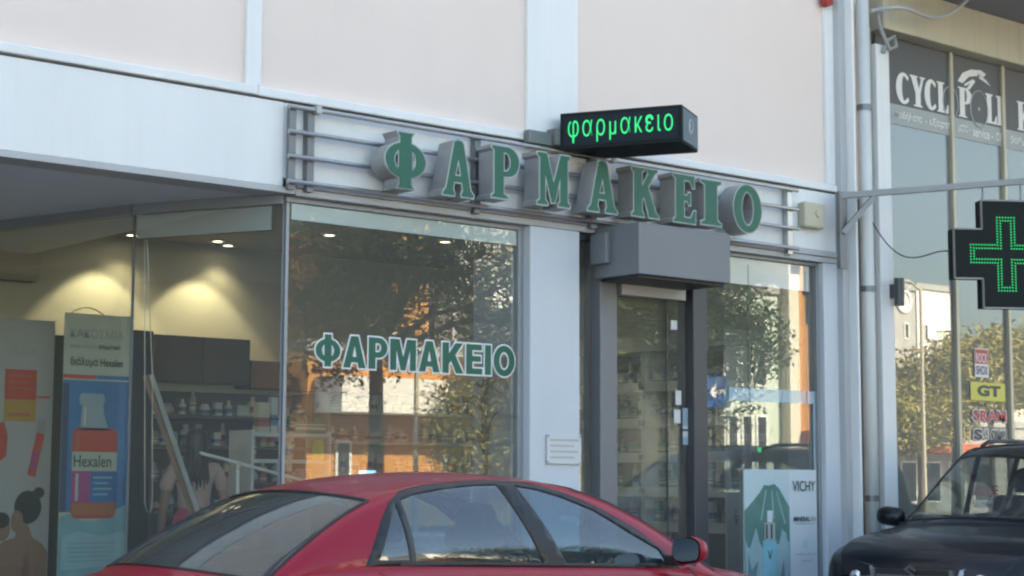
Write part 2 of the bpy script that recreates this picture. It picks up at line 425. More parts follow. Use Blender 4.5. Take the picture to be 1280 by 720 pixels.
# door bay: jambs, sliding door, side light
ja, jb = X(745, .02, 450), X(766, .02, 450); ka, kb = X(862, .02, 500), X(879, .02, 500)
dz1 = Zh(812, 358, .1)
bay = MB().box(ja, jb, -.03, .16, .12, ZS - .023).build('door_jamb', 'box_grey', PH, bevel=.006)
MB().box(ka, kb, -.03, .16, .12, ZS - .023).build('door_jamb', 'frame_dark', PH, bevel=.006)
hd = MB().box(jb + .002, ka - .002, -.02, .16, dz1, ZS - .023).build('door_header', 'frame_dark', PH, bevel=.004)
MB().box(jb + .05, ka - .09, -.035, -.021, Zh(812, 372, 0), dz1 - .01).box(jb + .05, ka - .09, -.02, .05, Zh(812, 372, 0), dz1 - .003).build('sensor_bar', 'grey_trim', hd)
dm = X(831, .1, 450)
for a, b, y in ((jb + .003, dm + .02, .10), (dm - .02, ka - .003, .06)):
    df = MB().box(a, b, y - .012, y + .012, Zh(812, 366, .1) - .05, dz1 - .003).box(a, b, y - .012, y + .012, .13, .20).box(a, a + .006, y - .005, y + .005, .2, dz1 - .1).box(b - .003, b, y - .005, y + .005, .2, dz1 - .1)
    d = df.build('sliding_door', 'frame_dark', PH)
    MB().box(a + .007, b - .004, y - .005, y + .005, .20, Zh(812, 366, .1) - .052).build('pane', 'glass', d)
    if y == .10: MB().box(b - .012, b - .004, y - .011, y - .0055, .2, dz1 - .12).build('edge_seal', 'mullion', d)
bx = X(842, .03, 440)
for z0, z1, w in ((Zh(842, 411, .04), Zh(842, 400, .04), .05), (Zh(848, 505, .04), Zh(848, 488, .04), .055), (Zh(848, 528, .04), Zh(848, 512, .04), .055)):
    pass
sf = MB().box(pb + .003, pb + .035, .05, .12, .5, ZS - .023).box(pb + .036, ja - .003, .05, .12, ZS - .07, ZS - .023).box(pb + .003, ja - .003, .05, .12, .42, .5)
so_ = sf.build('side_light', 'frame_dark', PH)
MB().box(pb + .036, ja - .004, .08, .088, .5, ZS - .072).build('pane', 'glass', so_)
# right-hand window
rf = MB().box(kb + .003, ra - .003, .05, .13, ZS - .05, ZS - .022).box(ra - .03, ra - .003, .05, .13, .5, ZS - .052).box(kb + .003, ra - .003, .05, .13, .42, .5)
rw = rf.build('shop_window', 'frame_grey', PH, bevel=.004)
MB().box(kb + .004, ra - .032, .086, .094, .5, ZS - .052).build('pane', 'glass', rw)
MB().box(kb + .02, ra - .09, .0795, .0845, Zh(970, 360, .08), ZS - .055).build('blind', 'film_white', rw)
f0 = X(911, .082, 495); f1 = X(1016, .082, 495)
MB().box(f0, ra - .034, .079, .0845, Zh(970, 503, .08), Zh(970, 487, .08)).box(f1, ra - .034, .079, .0845, .5, Zh(970, 503, .08) - .001).build('window_film', 'film_blue', rw)
MB().box(kb, ra, .14, .3, .12, .42).build('stall_riser', 'pillar_paint', PH)
# metal housing of the rolling shutter over the door
c0, c1 = X(741, 0, 310), X(913, -.5, 320)
cz0, cz1 = Zh(800, 342, -.5), Zh(800, 277, -.5)
cb = MB().box(c0, c1, -.5, -.022, cz0, cz1).build('shutter_housing', 'box_grey', PH, bevel=.006)
MB().box(c0 - .05, c0 - .003, -.2, -.022, Zh(745, 330, -.1), Zh(745, 292, -.1)).build('motor_cover', 'box_grey', PH, bevel=.006)
MB().box(c0 + .03, c1 - .03, -.46, -.06, cz0 - .02, cz0 - .001).build('shutter_slot', 'plastic_black', PH)

# window lettering ΦΑΡΜΑΚΕΙΟ, green with a pale outline
lx0, lx1 = X(394, .086, 440), X(643, .086, 455)
zA, zB_ = Zh(500, 463, .086), Zh(500, 424, .086)
def arc(cx, cy, rx, ry, a0, a1, n=14):
    return [(cx + rx * math.cos(R(a0 + (a1 - a0) * i / n)), cy + ry * math.sin(R(a0 + (a1 - a0) * i / n))) for i in range(n + 1)]
def bold_glyph(ch):
    """heavy sans letters drawn as outlines: width and closed loops in a unit-high box"""
    if ch == 'Φ':
        a = math.degrees(math.acos(.12 / .43)); ry = .36
        o = [(.31, 1), (.55, 1), (.55, .5 + ry * math.sin(R(a)))] + arc(.43, .5, .43, ry, a, -a)[1:-1] + [(.55, .5 - ry * math.sin(R(a))), (.55, 0), (.31, 0), (.31, .5 - ry * math.sin(R(a)))]
        o += arc(.43, .5, .43, ry, 180 + a, 180 - a)[1:-1] + [(.31, .5 + ry * math.sin(R(a)))]
        b = math.degrees(math.acos(.125 / .21))
        return .86, [o, arc(.43, .5, .21, .22, b, -b, 8), arc(.43, .5, .21, .22, 180 + b, 180 - b, 8)]
    if ch == 'Α': return .80, [[(.27, 1), (.53, 1), (.80, 0), (.55, 0), (.51, .17), (.29, .17), (.25, 0), (0, 0)], [(.335, .35), (.465, .35), (.40, .70)]]
    if ch == 'Ρ': return .68, [[(0, 1), (.36, 1)] + arc(.36, .68, .32, .32, 90, -90, 12)[1:] + [(.25, .36), (.25, 0), (0, 0)], [(.25, .82)] + arc(.34, .68, .11, .14, 90, -90, 8) + [(.25, .54)]]
    if ch == 'Μ': return .96, [[(0, 1), (.34, 1), (.48, .42), (.62, 1), (.96, 1), (.96, 0), (.73, 0), (.73, .66), (.57, 0), (.39, 0), (.23, .66), (.23, 0), (0, 0)]]
    if ch == 'Κ': return .82, [[(0, 1), (.25, 1), (.25, .64), (.50, 1), (.80, 1), (.50, .60), (.82, 0), (.53, 0), (.33, .40), (.25, .30), (.25, 0), (0, 0)]]
    if ch == 'Ε': return .64, [[(0, 1), (.62, 1), (.62, .80), (.25, .80), (.25, .61), (.58, .61), (.58, .42), (.25, .42), (.25, .20), (.64, .20), (.64, 0), (0, 0)]]
    if ch == 'Ι': return .25, [[(0, 1), (.25, 1), (.25, 0), (0, 0)]]
    return .86, [arc(.43, .5, .43, .52, 0, 360, 30)[:-1], arc(.43, .5, .19, .30, 0, 360, 24)[:-1]]
word = 'ΦΑΡΜΑΚΕΙΟ'; gap = .10
tw = sum(bold_glyph(c)[0] for c in word) + gap * (len(word) - 1)
kx, kz = (lx1 - lx0) / tw, zB_ - zA
for nm, off, yy, m in (('lettering_outline', .0105, .0845, 'vinyl_white'), ('lettering', 0, .0825, 'letter_green')):
    cx = lx0
    for ch in word:
        w_, pl = bold_glyph(ch)
        vs, fs = glyph_shape([[(p * kx, q * kz) for p, q in c] for c in pl], off)
        q = MB(); q.add([(cx + p.x, yy - .0008 * (p.z + .5), zA + p.y) for p in vs], fs); q.build(nm, m, mwo); cx += (w_ + gap) * kx

# ------------------------------------------------------------------ neighbouring building on the right
NB = empty('neighbouring_building', (16, 0, 0), 'cream concrete building on the right with a tall glazed bicycle shop front', 'building')
n0 = X(1091, -.02, 350)
g0 = X(1117.5, -.06, 350); NX = 30
MB().box(X(1101, -.06, 350), g0, -.06, .11, .12, 5.25).build('pillar', 'white_paint', NB, bevel=.01)
MB().box(n0, X(1101, -.06, 350) - .003, -.01, .35, .12, 5.4).build('wall_strip', 'concrete', NB, bevel=.006)
zbm = Zh(1118, 41, 0)
MB().box(g0 - .05, NX, -.05, .4, zbm, zbm + .42).build('beam', 'neigh_cream', NB, bevel=.012)
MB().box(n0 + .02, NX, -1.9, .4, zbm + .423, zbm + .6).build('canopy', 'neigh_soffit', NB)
MB().box(n0, NX, .4, 9, zbm + .6, 19).box(n0, NX, .1, .4, zbm + .601, 19).build('wall', 'neigh_cream', NB)
MB().box(g0, NX, 3.6, 3.8, .12, zbm + .42).box(g0 - .15, g0 - .002, .36, 3.6, .12, zbm).build('back_wall', 'plaster_grey', NB)
MB().box(g0, NX, .41, 3.6, .121, .15).build('shop_floor', 'floor_tile', NB)
fr = MB()
yw = .12
mul = [X(1193, yw, 350), X(1258, yw, 350)]; st = mul[1] - mul[0]
for k in range(2, 14): mul.append(mul[1] + st * (k - 1))
for x in mul: fr.box(x - .022, x + .022, yw - .03, yw + .05, .45, zbm - .002)
fr.box(g0 + .002, NX, yw - .03, yw + .05, .30, .449)
ns = fr.build('shop_window', 'mullion', NB)
edges = [g0 + .003] + mul
for a, b in zip(edges[:-1], edges[1:]):
    MB().box(a + .024, b - .024, yw + .004, yw + .012, .45, zbm - .003).build('pane', 'glass_neigh', ns)
zb0, zb1 = Zh(1119, 130, yw), zbm - .004
zc0 = Zh(1119, 155, yw); zd0 = Zh(1119, 270, yw)
bd = MB(); bd2 = MB()
for a, b in zip(edges[:-1], edges[1:]):
    bd.box(a + .025, b - .025, yw - .003, yw + .002, zb0, zb1)
    bd2.box(a + .025, b - .025, yw - .003, yw + .002, zc0, zb0 - .001)
bd.build('sign_band', 'vinyl_dark', ns); bd2.build('text_band', 'vinyl_film', ns)
fy = yw - .006
zt0, zt1 = Zh(1119.5, 127, fy), Zh(1119.5, 89, fy)
def tall_glyph(ch):
    """condensed letters with heavy stems and hairline serifs"""
    if ch == 'C': return .52, [arc(.28, .5, .28, .51, 48, 312, 22) + [(.44, .22)] + arc(.30, .5, .09, .42, 290, 70, 12) + [(.44, .78)]]
    if ch == 'Y': return .60, [[(0, 1), (.30, 1), (.30, .97), (.25, .95), (.36, .58), (.46, .95), (.40, .97), (.40, 1), (.60, 1), (.60, .97), (.54, .95), (.41, .44), (.41, .05), (.48, .03), (.48, 0), (.14, 0), (.14, .03), (.22, .05), (.22, .42), (.05, .95), (0, .97)]]
    if ch == 'L': return .50, [[(0, 1), (.32, 1), (.32, .97), (.25, .95), (.25, .05), (.38, .07), (.46, .28), (.50, .28), (.49, 0), (0, 0), (0, .03), (.06, .05), (.06, .95), (0, .97)]]
    if ch == 'P': return .54, [[(0, 1), (.28, 1)] + arc(.28, .73, .26, .27, 90, -90, 12)[1:] + [(.25, .46), (.25, .05), (.33, .03), (.33, 0), (0, 0), (0, .03), (.06, .05), (.06, .95), (0, .97)], [(.25, .95)] + arc(.27, .73, .08, .22, 90, -90, 8) + [(.25, .51)]]
    if ch == 'I': return .32, [[(0, 1), (.32, 1), (.32, .97), (.255, .95), (.255, .05), (.32, .03), (.32, 0), (0, 0), (0, .03), (.065, .05), (.065, .95), (0, .97)]]
    if ch == 'K': return .66, [[(0, 1), (.32, 1), (.32, .97), (.25, .95), (.25, .52), (.44, .95), (.38, .97), (.38, 1), (.60, 1), (.60, .97), (.52, .95), (.38, .64), (.58, .05), (.66, .03), (.66, 0), (.34, 0), (.34, .03), (.39, .05), (.27, .44), (.25, .40), (.25, .05), (.32, .03), (.32, 0), (0, 0), (0, .03), (.06, .05), (.06, .95), (0, .97)]]
def putz(mb, s, a, b, z0, z1, **kw):
    xa, xb = X(a, fy, 130), X(b, fy, 130)
    place_text(mb, s, (xa, fy, z0), (1, 0, 0), (0, 0, 1), (0, -1, 0), xb - xa, z1 - z0, **kw)
for ch, a, b in (('C', 1120, 1137.5), ('Y', 1137.5, 1156), ('C', 1155.5, 1171), ('L', 1171, 1185), ('P', 1197.5, 1214), ('L', 1231.5, 1245), ('I', 1244.5, 1253.5), ('K', 1270.5, 1288), ('I', 1289.5, 1298)):
    wd_, pl = tall_glyph(ch); xa, xb = X(a, fy, 110), X(b, fy, 110); k_ = (xb - xa) / wd_
    vs, fs = glyph_shape([[(p * k_, q * (zt1 - zt0)) for p, q in c] for c in pl], .002)
    q = MB(); q.add([(xa + p.x, fy - .002 * (p.z + .5), zt0 + p.y) for p in vs], fs); q.build('lettering', 'vinyl_white', ns)
wl = MB()
for pc, sc in ((1188, .85), (1223.5, 1.0)):
    c = Vector((X(pc, fy, 130), fy - .001, (zt0 + zt1) / 2 - .03))
    rr = .155 * sc; pts = [c + Vector((math.cos(a) * rr * .9, 0, math.sin(a) * rr * 1.15)) for a in [i * math.pi / 14 for i in range(29)]]
    wl.tube(pts, .007, 6, False)
    wl.lathe(c, [(.02, -.001), (.02, .001)], (0, 1, 0), 8)
wl.build('wheel_emblem', 'grey_trim', ns)
def pxpoly(mb, pts, y, th=.002):
    mb.prism([(X(a, y, b), Zh(a, b, y)) for a, b in pts], (0, y, 0), (1, 0, 0), (0, 0, 1), (0, -th, 0))
rid = MB()
pxpoly(rid, [(1197, 101), (1203, 91), (1213, 87), (1226, 88), (1232, 93), (1229, 97), (1220, 95), (1211, 96), (1203, 104)], fy)
pxpoly(rid, [(1205, 105), (1216, 99), (1219, 102), (1212, 112), (1208, 111), (1213, 104), (1206, 108)], fy)
pxpoly(rid, [(1220, 91), (1232, 100), (1238, 108), (1234, 105), (1224, 98)], fy)
rid.build('rider_emblem', 'vinyl_white', ns)
sub = MB()
z2, z3 = Zh(1119, 149, fy), Zh(1119, 137, fy)
for s, a, b in (('ποδήλατα', 1119.5, 1152), ('- εξαρτή', 1156, 1188), ('ματα -', 1197, 1212), ('service -', 1215, 1240), ('ανα', 1244, 1254), ('βάθμιση', 1262, 1290)):
    sub = MB(); putz(sub, s, a, b, z2, z3, bold=.012); sub.build('small_lettering', 'vinyl_white', ns)
# ------------------------------------------------------------------ big letter sign on rails
def arc(cx, cy, rx, ry, a0, a1, n=14):
    return [(cx + rx * math.cos(R(a0 + (a1 - a0) * i / n)), cy + ry * math.sin(R(a0 + (a1 - a0) * i / n))) for i in range(n + 1)]
def glyph(ch):
    if ch == 'Φ':
        a = math.degrees(math.acos(.11 / .40)); rx, ry = .40, .32
        o = [(.26, 1), (.56, 1), (.52, .93), (.52, .5 + ry * math.sin(R(a)))]
        o += arc(.41, .5, rx, ry, a, -a)[1:-1]
        o += [(.52, .5 - ry * math.sin(R(a))), (.52, .07), (.56, 0), (.26, 0), (.30, .07), (.30, .5 - ry * math.sin(R(a)))]
        o += arc(.41, .5, rx, ry, 180 + a, 180 - a)[1:-1] + [(.30, .5 + ry * math.sin(R(a))), (.30, .93)]
        b = math.degrees(math.acos(.12 / .22))
        return .82, [o, arc(.42, .5, .22, .225, b, -b, 8), arc(.40, .5, .22, .225, 180 + b, 180 - b, 8)]
    if ch == 'Α':
        return .76, [[(.28, .98), (.36, 1.01), (.46, .99), (.50, .94), (.68, .12), (.76, .04), (.75, 0), (.47, 0), (.46, .04), (.50, .10), (.475, .25), (.265, .25), (.24, .11), (.28, .04), (.27, 0), (.0, 0), (.01, .05), (.08, .12)],
                     [(.29, .36), (.45, .36), (.38, .70)]]
    if ch == 'Ρ':
        return .62, [[(0, 1), (.36, 1)] + arc(.36, .715, .27, .285, 90, -90, 12)[1:] + [(.27, .42), (.27, .08), (.36, .03), (.36, 0), (0, 0), (0, .03), (.06, .08), (.06, .92), (0, .97)],
                     [(.27, .90)] + arc(.32, .71, .12, .19, 90, -90, 8) + [(.27, .52)]]
    if ch == 'Μ':
        return .86, [[(0, 1), (.24, 1), (.43, .42), (.62, 1), (.86, 1), (.86, .96), (.80, .91), (.80, .09), (.86, .04), (.86, 0), (.56, 0), (.56, .04), (.61, .09), (.61, .60), (.46, .06), (.38, .06), (.20, .62), (.20, .09), (.26, .04), (.26, 0), (0, 0), (0, .04), (.07, .09), (.07, .91), (0, .96)]]
    if ch == 'Κ':
        return .74, [[(0, 1), (.33, 1), (.33, .96), (.27, .91), (.27, .60), (.46, .90), (.42, .96), (.42, 1), (.70, 1), (.70, .96), (.62, .91), (.44, .62), (.66, .10), (.74, .04), (.74, 0), (.48, 0), (.34, .42), (.27, .34), (.27, .09), (.33, .04), (.33, 0), (0, 0), (0, .04), (.06, .09), (.06, .91), (0, .96)]]
    if ch == 'Ε':
        return .58, [[(0, 1), (.55, 1), (.55, .76), (.51, .76), (.44, .90), (.27, .90), (.27, .57), (.36, .57), (.40, .64), (.44, .64), (.44, .38), (.40, .38), (.36, .46), (.27, .46), (.27, .10), (.45, .10), (.54, .26), (.58, .26), (.57, 0), (0, 0), (0, .04), (.06, .09), (.06, .91), (0, .96)]]
    if ch == 'Ι':
        return .36, [[(0, 1), (.36, 1), (.36, .96), (.285, .90), (.285, .10), (.36, .04), (.36, 0), (0, 0), (0, .04), (.075, .10), (.075, .90), (0, .96)]]
    return .80, [arc(.40, .5, .40, .51, 0, 360, 30)[:-1], arc(.40, .5, .185, .37, 0, 360, 24)[:-1]]

SG = empty('shop_sign', (X(660, -.12, 200), -.1, 3.5), 'long steel rail sign with nine big green box letters spelling ΦΑΡΜΑΚΕΙΟ', 'sign')
yr = -.075
sx0, sx1 = X(361, yr, 180), X(997.5, yr, 270)
rz = [(Zh(361, a, yr) + Zh(997.5, b, yr)) / 2 for a, b in ((136, 235.4), (167.5, 259), (198, 283.4), (229, 308.5))]
for z in rz: MB().tube([(sx0, yr, z), (sx1, yr, z)], .0165, 12).build('rail', 'steel', SG, smooth=False)
for p in (364, 387, 596, 741, 985.5):
    x = X(p, yr + .03, 210); w = .026 if p < 700 else .03
    MB().box(x - w, x + w, yr + .018, -.003 if p > 380 else yr + .05, rz[3] - .05, rz[0] + .02).build('post', 'steel_dark' if p not in (985.5,) else 'steel', SG)
for p, zz in ((397, rz[0]), (766, rz[0])):
    x = X(p, yr, 150); MB().box(x - .02, x + .02, yr - .022, yr + .03, zz - .022, zz + .03).build('clamp', 'grey_trim', SG)
yb_, yf_ = -.095, -.262
for ch, a, b, t0, t1, b0 in (('Φ', 481, 532, 166, 235, 0), ('Α', 554, 592, 176, 245, 0), ('Ρ', 615, 648, 184, 248, 0), ('Μ', 672, 712, 193, 257, 0), ('Α', 735, 771, 202, 265, 0),
                            ('Κ', 790, 823, 211, 271, 0), ('Ε', 842, 869, 219, 278, 0), ('Ι', 876, 901, 226, 281, 0), ('Ο', 917, 951, 232, 290, 0)):
    xa, xb = X(a, yf_, 220), X(b, yf_, 220); mid = (a + b) / 2
    z1, z0 = Zh(mid, t0, yf_), Zh(mid, t1, yf_)
    w, pl = glyph(ch); kx, kz = (xb - xa) / w, (z1 - z0)
    pl = [[(p * kx, q * kz) for p, q in c] for c in pl]
    for nm, off, m, d0, d1, par in (('letter', .009, 'letter_side', yb_, yf_ + .004, SG), ('letter_rim', .0105, 'letter_edge', yf_ + .003, yf_, None), ('letter_face', .001, 'letter_green', yf_ + .001, yf_ - .003, None)):
        vs, fs = glyph_shape(pl, off)
        q = MB(); q.add([(xa + p.x, d0 + (d1 - d0) * (.5 - p.z), z0 + p.y) for p in vs], fs)
        o = q.build(nm, m, par or last)
        if nm == 'letter': last = o; o['label'] = 'box letter ' + ch

# ------------------------------------------------------------------ LED box sign
ld = Vector((math.cos(R(-61)), math.sin(R(-61)), 0)); ln = Vector((ld.y, -ld.x, 0))   # ln faces the camera side (-x)
s0 = aty(700, 165, -.12); sL = None
for i in range(400):
    if ((s0 + ld * (i * .01)) - CAM).dot(rgt) / ((s0 + ld * (i * .01)) - CAM).dot(fwd) * F_PX + 640 >= 851: sL = i * .01; break
zl0 = Zh(700, 188, -.12); zl1 = Zh(700, 142, -.12)
LS = empty('led_sign', (s0.x, s0.y, zl0), 'black LED box sign with green running text jutting out over the door', 'sign')
th = .44
MB().obox((s0.x, s0.y, zl0), ld * sL, -ln * th, (0, 0, zl1 - zl0)).build('case', 'led_black', LS, bevel=.006)
MB().obox(Vector((s0.x, s0.y, zl0 + .03)) + ld * .03 + ln * .001, ld * (sL - .06), ln * .003, (0, 0, zl1 - zl0 - .06)).build('display', 'navy_panel', LS)
t = MB(); place_text(t, 'φαρμακειο', Vector((s0.x, s0.y, zl0 + .045)) + ld * (sL * .07) + ln * .006, ld, (0, 0, 1), ln, sL * .86, (zl1 - zl0) * .62, bold=-.010, thick=.002, space=1.2)
t.build('lit_text', 'led_green', LS)
# matrix mask: dark grid bars over the lit text
e0 = Vector((s0.x, s0.y, 0)) + ld * (sL + .002)
MB().obox(e0 + Vector((0, 0, zl0 + .02)) - ln * .02, -ln * (th - .04), ld * .004, (0, 0, zl1 - zl0 - .04)).build('end_display', 'led_blue', LS)
q = MB()
for k, (r_, ph) in enumerate(((.055, 0), (.03, 2.2))):
    c = e0 + ld * .006 - ln * (th / 2) + Vector((0, 0, (zl0 + zl1) / 2))
    q.tube([c - ln * (math.cos(a) * r_) + Vector((0, 0, math.sin(a) * r_ * 1.2)) for a in [ph + i * .4 for i in range(11)]], .006, 5)
q.build('swirl_mark', 'grey_trim', LS)
mp = aty(672, 172, -.02)
MB().box(X(657, -.05, 172), X(690, -.05, 172), -.09, -.024, Zh(672, 181, -.05), Zh(672, 165, -.05)).build('mount_plate', 'steel_dark', LS, bevel=.004)
MB().obox((s0.x - .05, -.12, zl0 + .04), (.12, 0, 0), (0, .09, 0), (0, 0, .12)).build('mount_arm', 'steel_dark', LS)

# ------------------------------------------------------------------ cross sign on its bracket
bd_ = Vector((math.cos(R(-33)), math.sin(R(-33)), 0)); bn = Vector((bd_.y, -bd_.x, 0))
b0 = aty(1048, 243, -.17); b0.x = X(1050, -.17, 243)
BK = empty('sign_bracket', (b0.x, b0.y, 3.4), 'grey steel wall bracket arm carrying the hanging cross', 'bracket')
zar = b0.z
ARM = 2.0
tip = b0 + bd_ * 1.3
dpt = (tip - CAM).dot(fwd); tpx = (tip - CAM).dot(rgt) / dpt * F_PX + 640
rise = (CAM.z + ray(tpx, 243 - .0765 * (tpx - 1045)).z * dpt) - tip.z      # the arm climbs a little towards its tip
slope = rise / 1.3
MB().obox(b0 - bn * .03 - Vector((0, 0, .035)), bd_ * ARM + Vector((0, 0, slope * ARM)), bn * .06, (0, 0, .05)).build('arm', 'steel_dark', BK)
MB().box(b0.x - .045, b0.x + .045, -.20, -.162, Zh(1050, 336, -.17), zar + .02).build('wall_plate', 'steel_dark', BK)
MB().bar(b0 + bd_ * .30 + Vector((0, 0, slope * .3 - .04)), b0 + Vector((0, -.02, -.33)), .045).build('brace', 'steel_dark', BK)
def px_of(P):
    d = Vector(P) - CAM; z = d.dot(fwd); return 640 + F_PX * d.dot(rgt) / z, 360 - F_PX * d.dot(upv) / z
tt = 0
while px_of(b0 + bd_ * tt)[0] < 1252: tt += .005
cc = b0 + bd_ * tt
zc = CAM.z + (ray(1252, 320).z / ray(1252, 320).dot(fwd)) * ((cc - CAM).dot(fwd))
cc.z = zc
zt = CAM.z + (ray(1252, 251).z) * ((cc - CAM).dot(fwd))
hh = zt - zc; aw = hh * .46
CR = empty('cross_sign', (cc.x, cc.y, zc), 'black pharmacy cross with double green LED outline hanging from the bracket', 'sign')
cp = [(-aw, hh), (aw, hh), (aw, aw), (hh, aw), (hh, -aw), (aw, -aw), (aw, -hh), (-aw, -hh), (-aw, -aw), (-hh, -aw), (-hh, aw), (-aw, aw)]
def csc(k): return [(a * 1, b * 1) for a, b in k]
def cross(h, w): return [(-w, h), (w, h), (w, w), (h, w), (h, -w), (w, -w), (w, -h), (-w, -h), (-w, -w), (-h, -w), (-h, w), (-w, w)]
MB().prism(cp, cc - bn * .07, bd_, (0, 0, 1), bn * .13).build('case', 'led_black', CR)
rim = MB()
for i in range(12):
    a, b = cp[i], cp[(i + 1) % 12]
    rim.bar(cc + bn * .062 + bd_ * a[0] + Vector((0, 0, a[1])), cc + bn * .062 + bd_ * b[0] + Vector((0, 0, b[1])), .014)
rim.build('rim', 'steel_dark', CR)
dots = MB()
for hk, wk in ((hh * .68, aw * .36), (hh * .62, aw * .22)):
    cq = cross(hk, wk)
    for i in range(12):
        a, b = Vector(cq[i]), Vector(cq[(i + 1) % 12]); n = max(2, int((b - a).length / .022))
        for k in range(n):
            p = a + (b - a) * (k / n); o = cc + bn * .0635 + bd_ * p.x + Vector((0, 0, p.y))
            dots.obox(o - bd_ * .0045 - Vector((0, 0, .0045)), bd_ * .009, bn * .006, (0, 0, .009))
dots.build('led_outline', 'led_green', CR)
for s in (-1, 1):
    o = cc + bd_ * (aw * .8 * s)
    MB().tube([o + Vector((0, 0, hh)), (o.x, o.y, zar - .03 + slope * ((o - b0).dot(bd_)))], .008, 6).build('hanger', 'steel_dark', CR)
# cable to the cross
pA, pB = aty(1077, 252, -.06), cc - bd_ * hh + Vector((0, 0, .02))
pts = []
for i in range(15):
    k = i / 14; p = pA.lerp(pB, k); p.z -= .42 * math.sin(math.pi * min(1, k * 1.0)) * (1 - k) ** .5 * .9; pts.append(p)
solo(MB().tube(pts, .006, 6), 'cable', 'plastic_black', pA, 'thin dark cable sagging from the column to the hanging cross', 'cable')
# smaller fittings
a0 = aty(1018, 268, -.05)
AB = empty('alarm_box', (a0.x, -.003, a0.z), 'beige square alarm box on the white fascia at the right end of the rail sign', 'alarm')
xa, xb = X(1006, -.08, 268), X(1031, -.08, 268); z0, z1 = Zh(1018, 285, -.08), Zh(1018, 253, -.08)
MB().box(xa, xb, -.085, -.003, z0, z1).build('case', 'plastic_beige', AB, bevel=.02)
MB().lathe(((xa + xb) / 2 + .03, -.086, (z0 + z1) / 2 + .02), [(.035, 0), (.03, -.012), (.002, -.014)], (0, 1, 0)).build('sounder', 'plastic_beige', AB)
l0 = aty(1127, 365, -.1)
WLp = empty('wall_lamp', (l0.x, -.06, l0.z), 'small dark up and down wall lamp on the white pillar beside the bicycle shop', 'lamp')
lx = X(1124, -.14, 365)
MB().tube([(lx, -.14, Zh(1124, 382, -.14)), (lx, -.14, Zh(1124, 348, -.14))], .045, 14).build('barrel', 'frame_dark', WLp)
MB().box(lx - .035, lx + .035, -.13, -.062, l0.z - .06, l0.z + .06).build('base', 'frame_dark', WLp)
PQ = empty('name_plaque', (X(704, -.03, 560), -.02, Zh(704, 560, -.03)), 'pale plaque with faint lines of text on the blue white pillar', 'plaque')
xa, xb = X(683.5, -.03, 560), X(726, -.03, 560); z0, z1 = Zh(704, 580, -.03), Zh(704, 543, -.03)
MB().box(xa, xb, -.034, -.026, z0, z1).build('plate', 'ad_white', PQ, bevel=.002)
q = MB()
for i in range(4):
    z = z1 - .035 - i * .042; q.box(xa + .03, xb - .03 - .04 * (i % 2), -.0358, -.0345, z - .014, z)
q.build('engraved_line', 'grey_trim', PQ)
q = MB()
for a in (xa + .012, xb - .012):
    for z in (z0 + .012, z1 - .012): q.lathe((a, -.042, z), [(.008, 0), (.008, .026)], (0, 1, 0), 10)
q.build('standoff', 'steel', PQ)
# down pipe between the two houses
px0 = X(1084.5, -.09, 350); rp_ = (X(1090, -.09, 350) - X(1079.5, -.09, 350)) / 2
DP = empty('drain_pipe', (px0, -.09, .12), 'cream drain pipe running down the joint between the two buildings', 'pipe')
MB().tube([(px0, -.09, .12), (px0, -.09, 5.6)], rp_, 14).build('pipe', 'pipe_paint', DP, smooth=True)
for z in (1.2, 3.0, 4.6): MB().tube([(px0, -.09, z), (px0, -.09, z + .05)], rp_ + .008, 14).build('pipe_clip', 'steel_dark', DP)
# old cables and a conduit knot near the canopy
rnd = random.Random(3)
k0 = aty(1105, 40, -.1)
pts = [aty(1088, 14, -.12), aty(1098, 12, -.12), aty(1130, 10, -.3), aty(1165, 22, -.3), aty(1195, 12, -.3), aty(1212, -4, -.3)]
sm = []
for i in range(len(pts) - 1):
    for k in range(5):
        t_ = k / 5; p0 = pts[max(i - 1, 0)]; p1 = pts[i]; p2 = pts[i + 1]; p3 = pts[min(i + 2, len(pts) - 1)]
        sm.append(.5 * ((2 * p1) + (p2 - p0) * t_ + (2 * p0 - 5 * p1 + 4 * p2 - p3) * t_ ** 2 + (3 * p1 - p0 - 3 * p2 + p3) * t_ ** 3))
solo(MB().tube(sm, .018, 8), 'cable', 'grey_trim', pts[0], 'thick pale cable looping under the canopy at the top right', 'cable')
q = MB()
kk = [aty(1096, 8, -.06), aty(1099, 30, -.07), aty(1104, 44, -.1), aty(1112, 62, -.12), aty(1120, 58, -.12), aty(1118, 46, -.1), aty(1109, 50, -.1), aty(1104, 66, -.08)]
q.tube(kk, .02, 8)
solo(q, 'wiring_knot', 'concrete', kk[0], 'tangled old wiring knot on the column head beside the bicycle shop beam', 'wiring')
rp2 = aty(1035, 1, -.05)
solo(MB().lathe(rp2, [(.0, -.02), (.05, -.02), (.05, .05), (.02, .06)], (0, 1, 0), 14), 'red_lamp', 'red_pipe', rp2, 'small red fitting at the top of the pink wall above the alarm box', 'lamp')
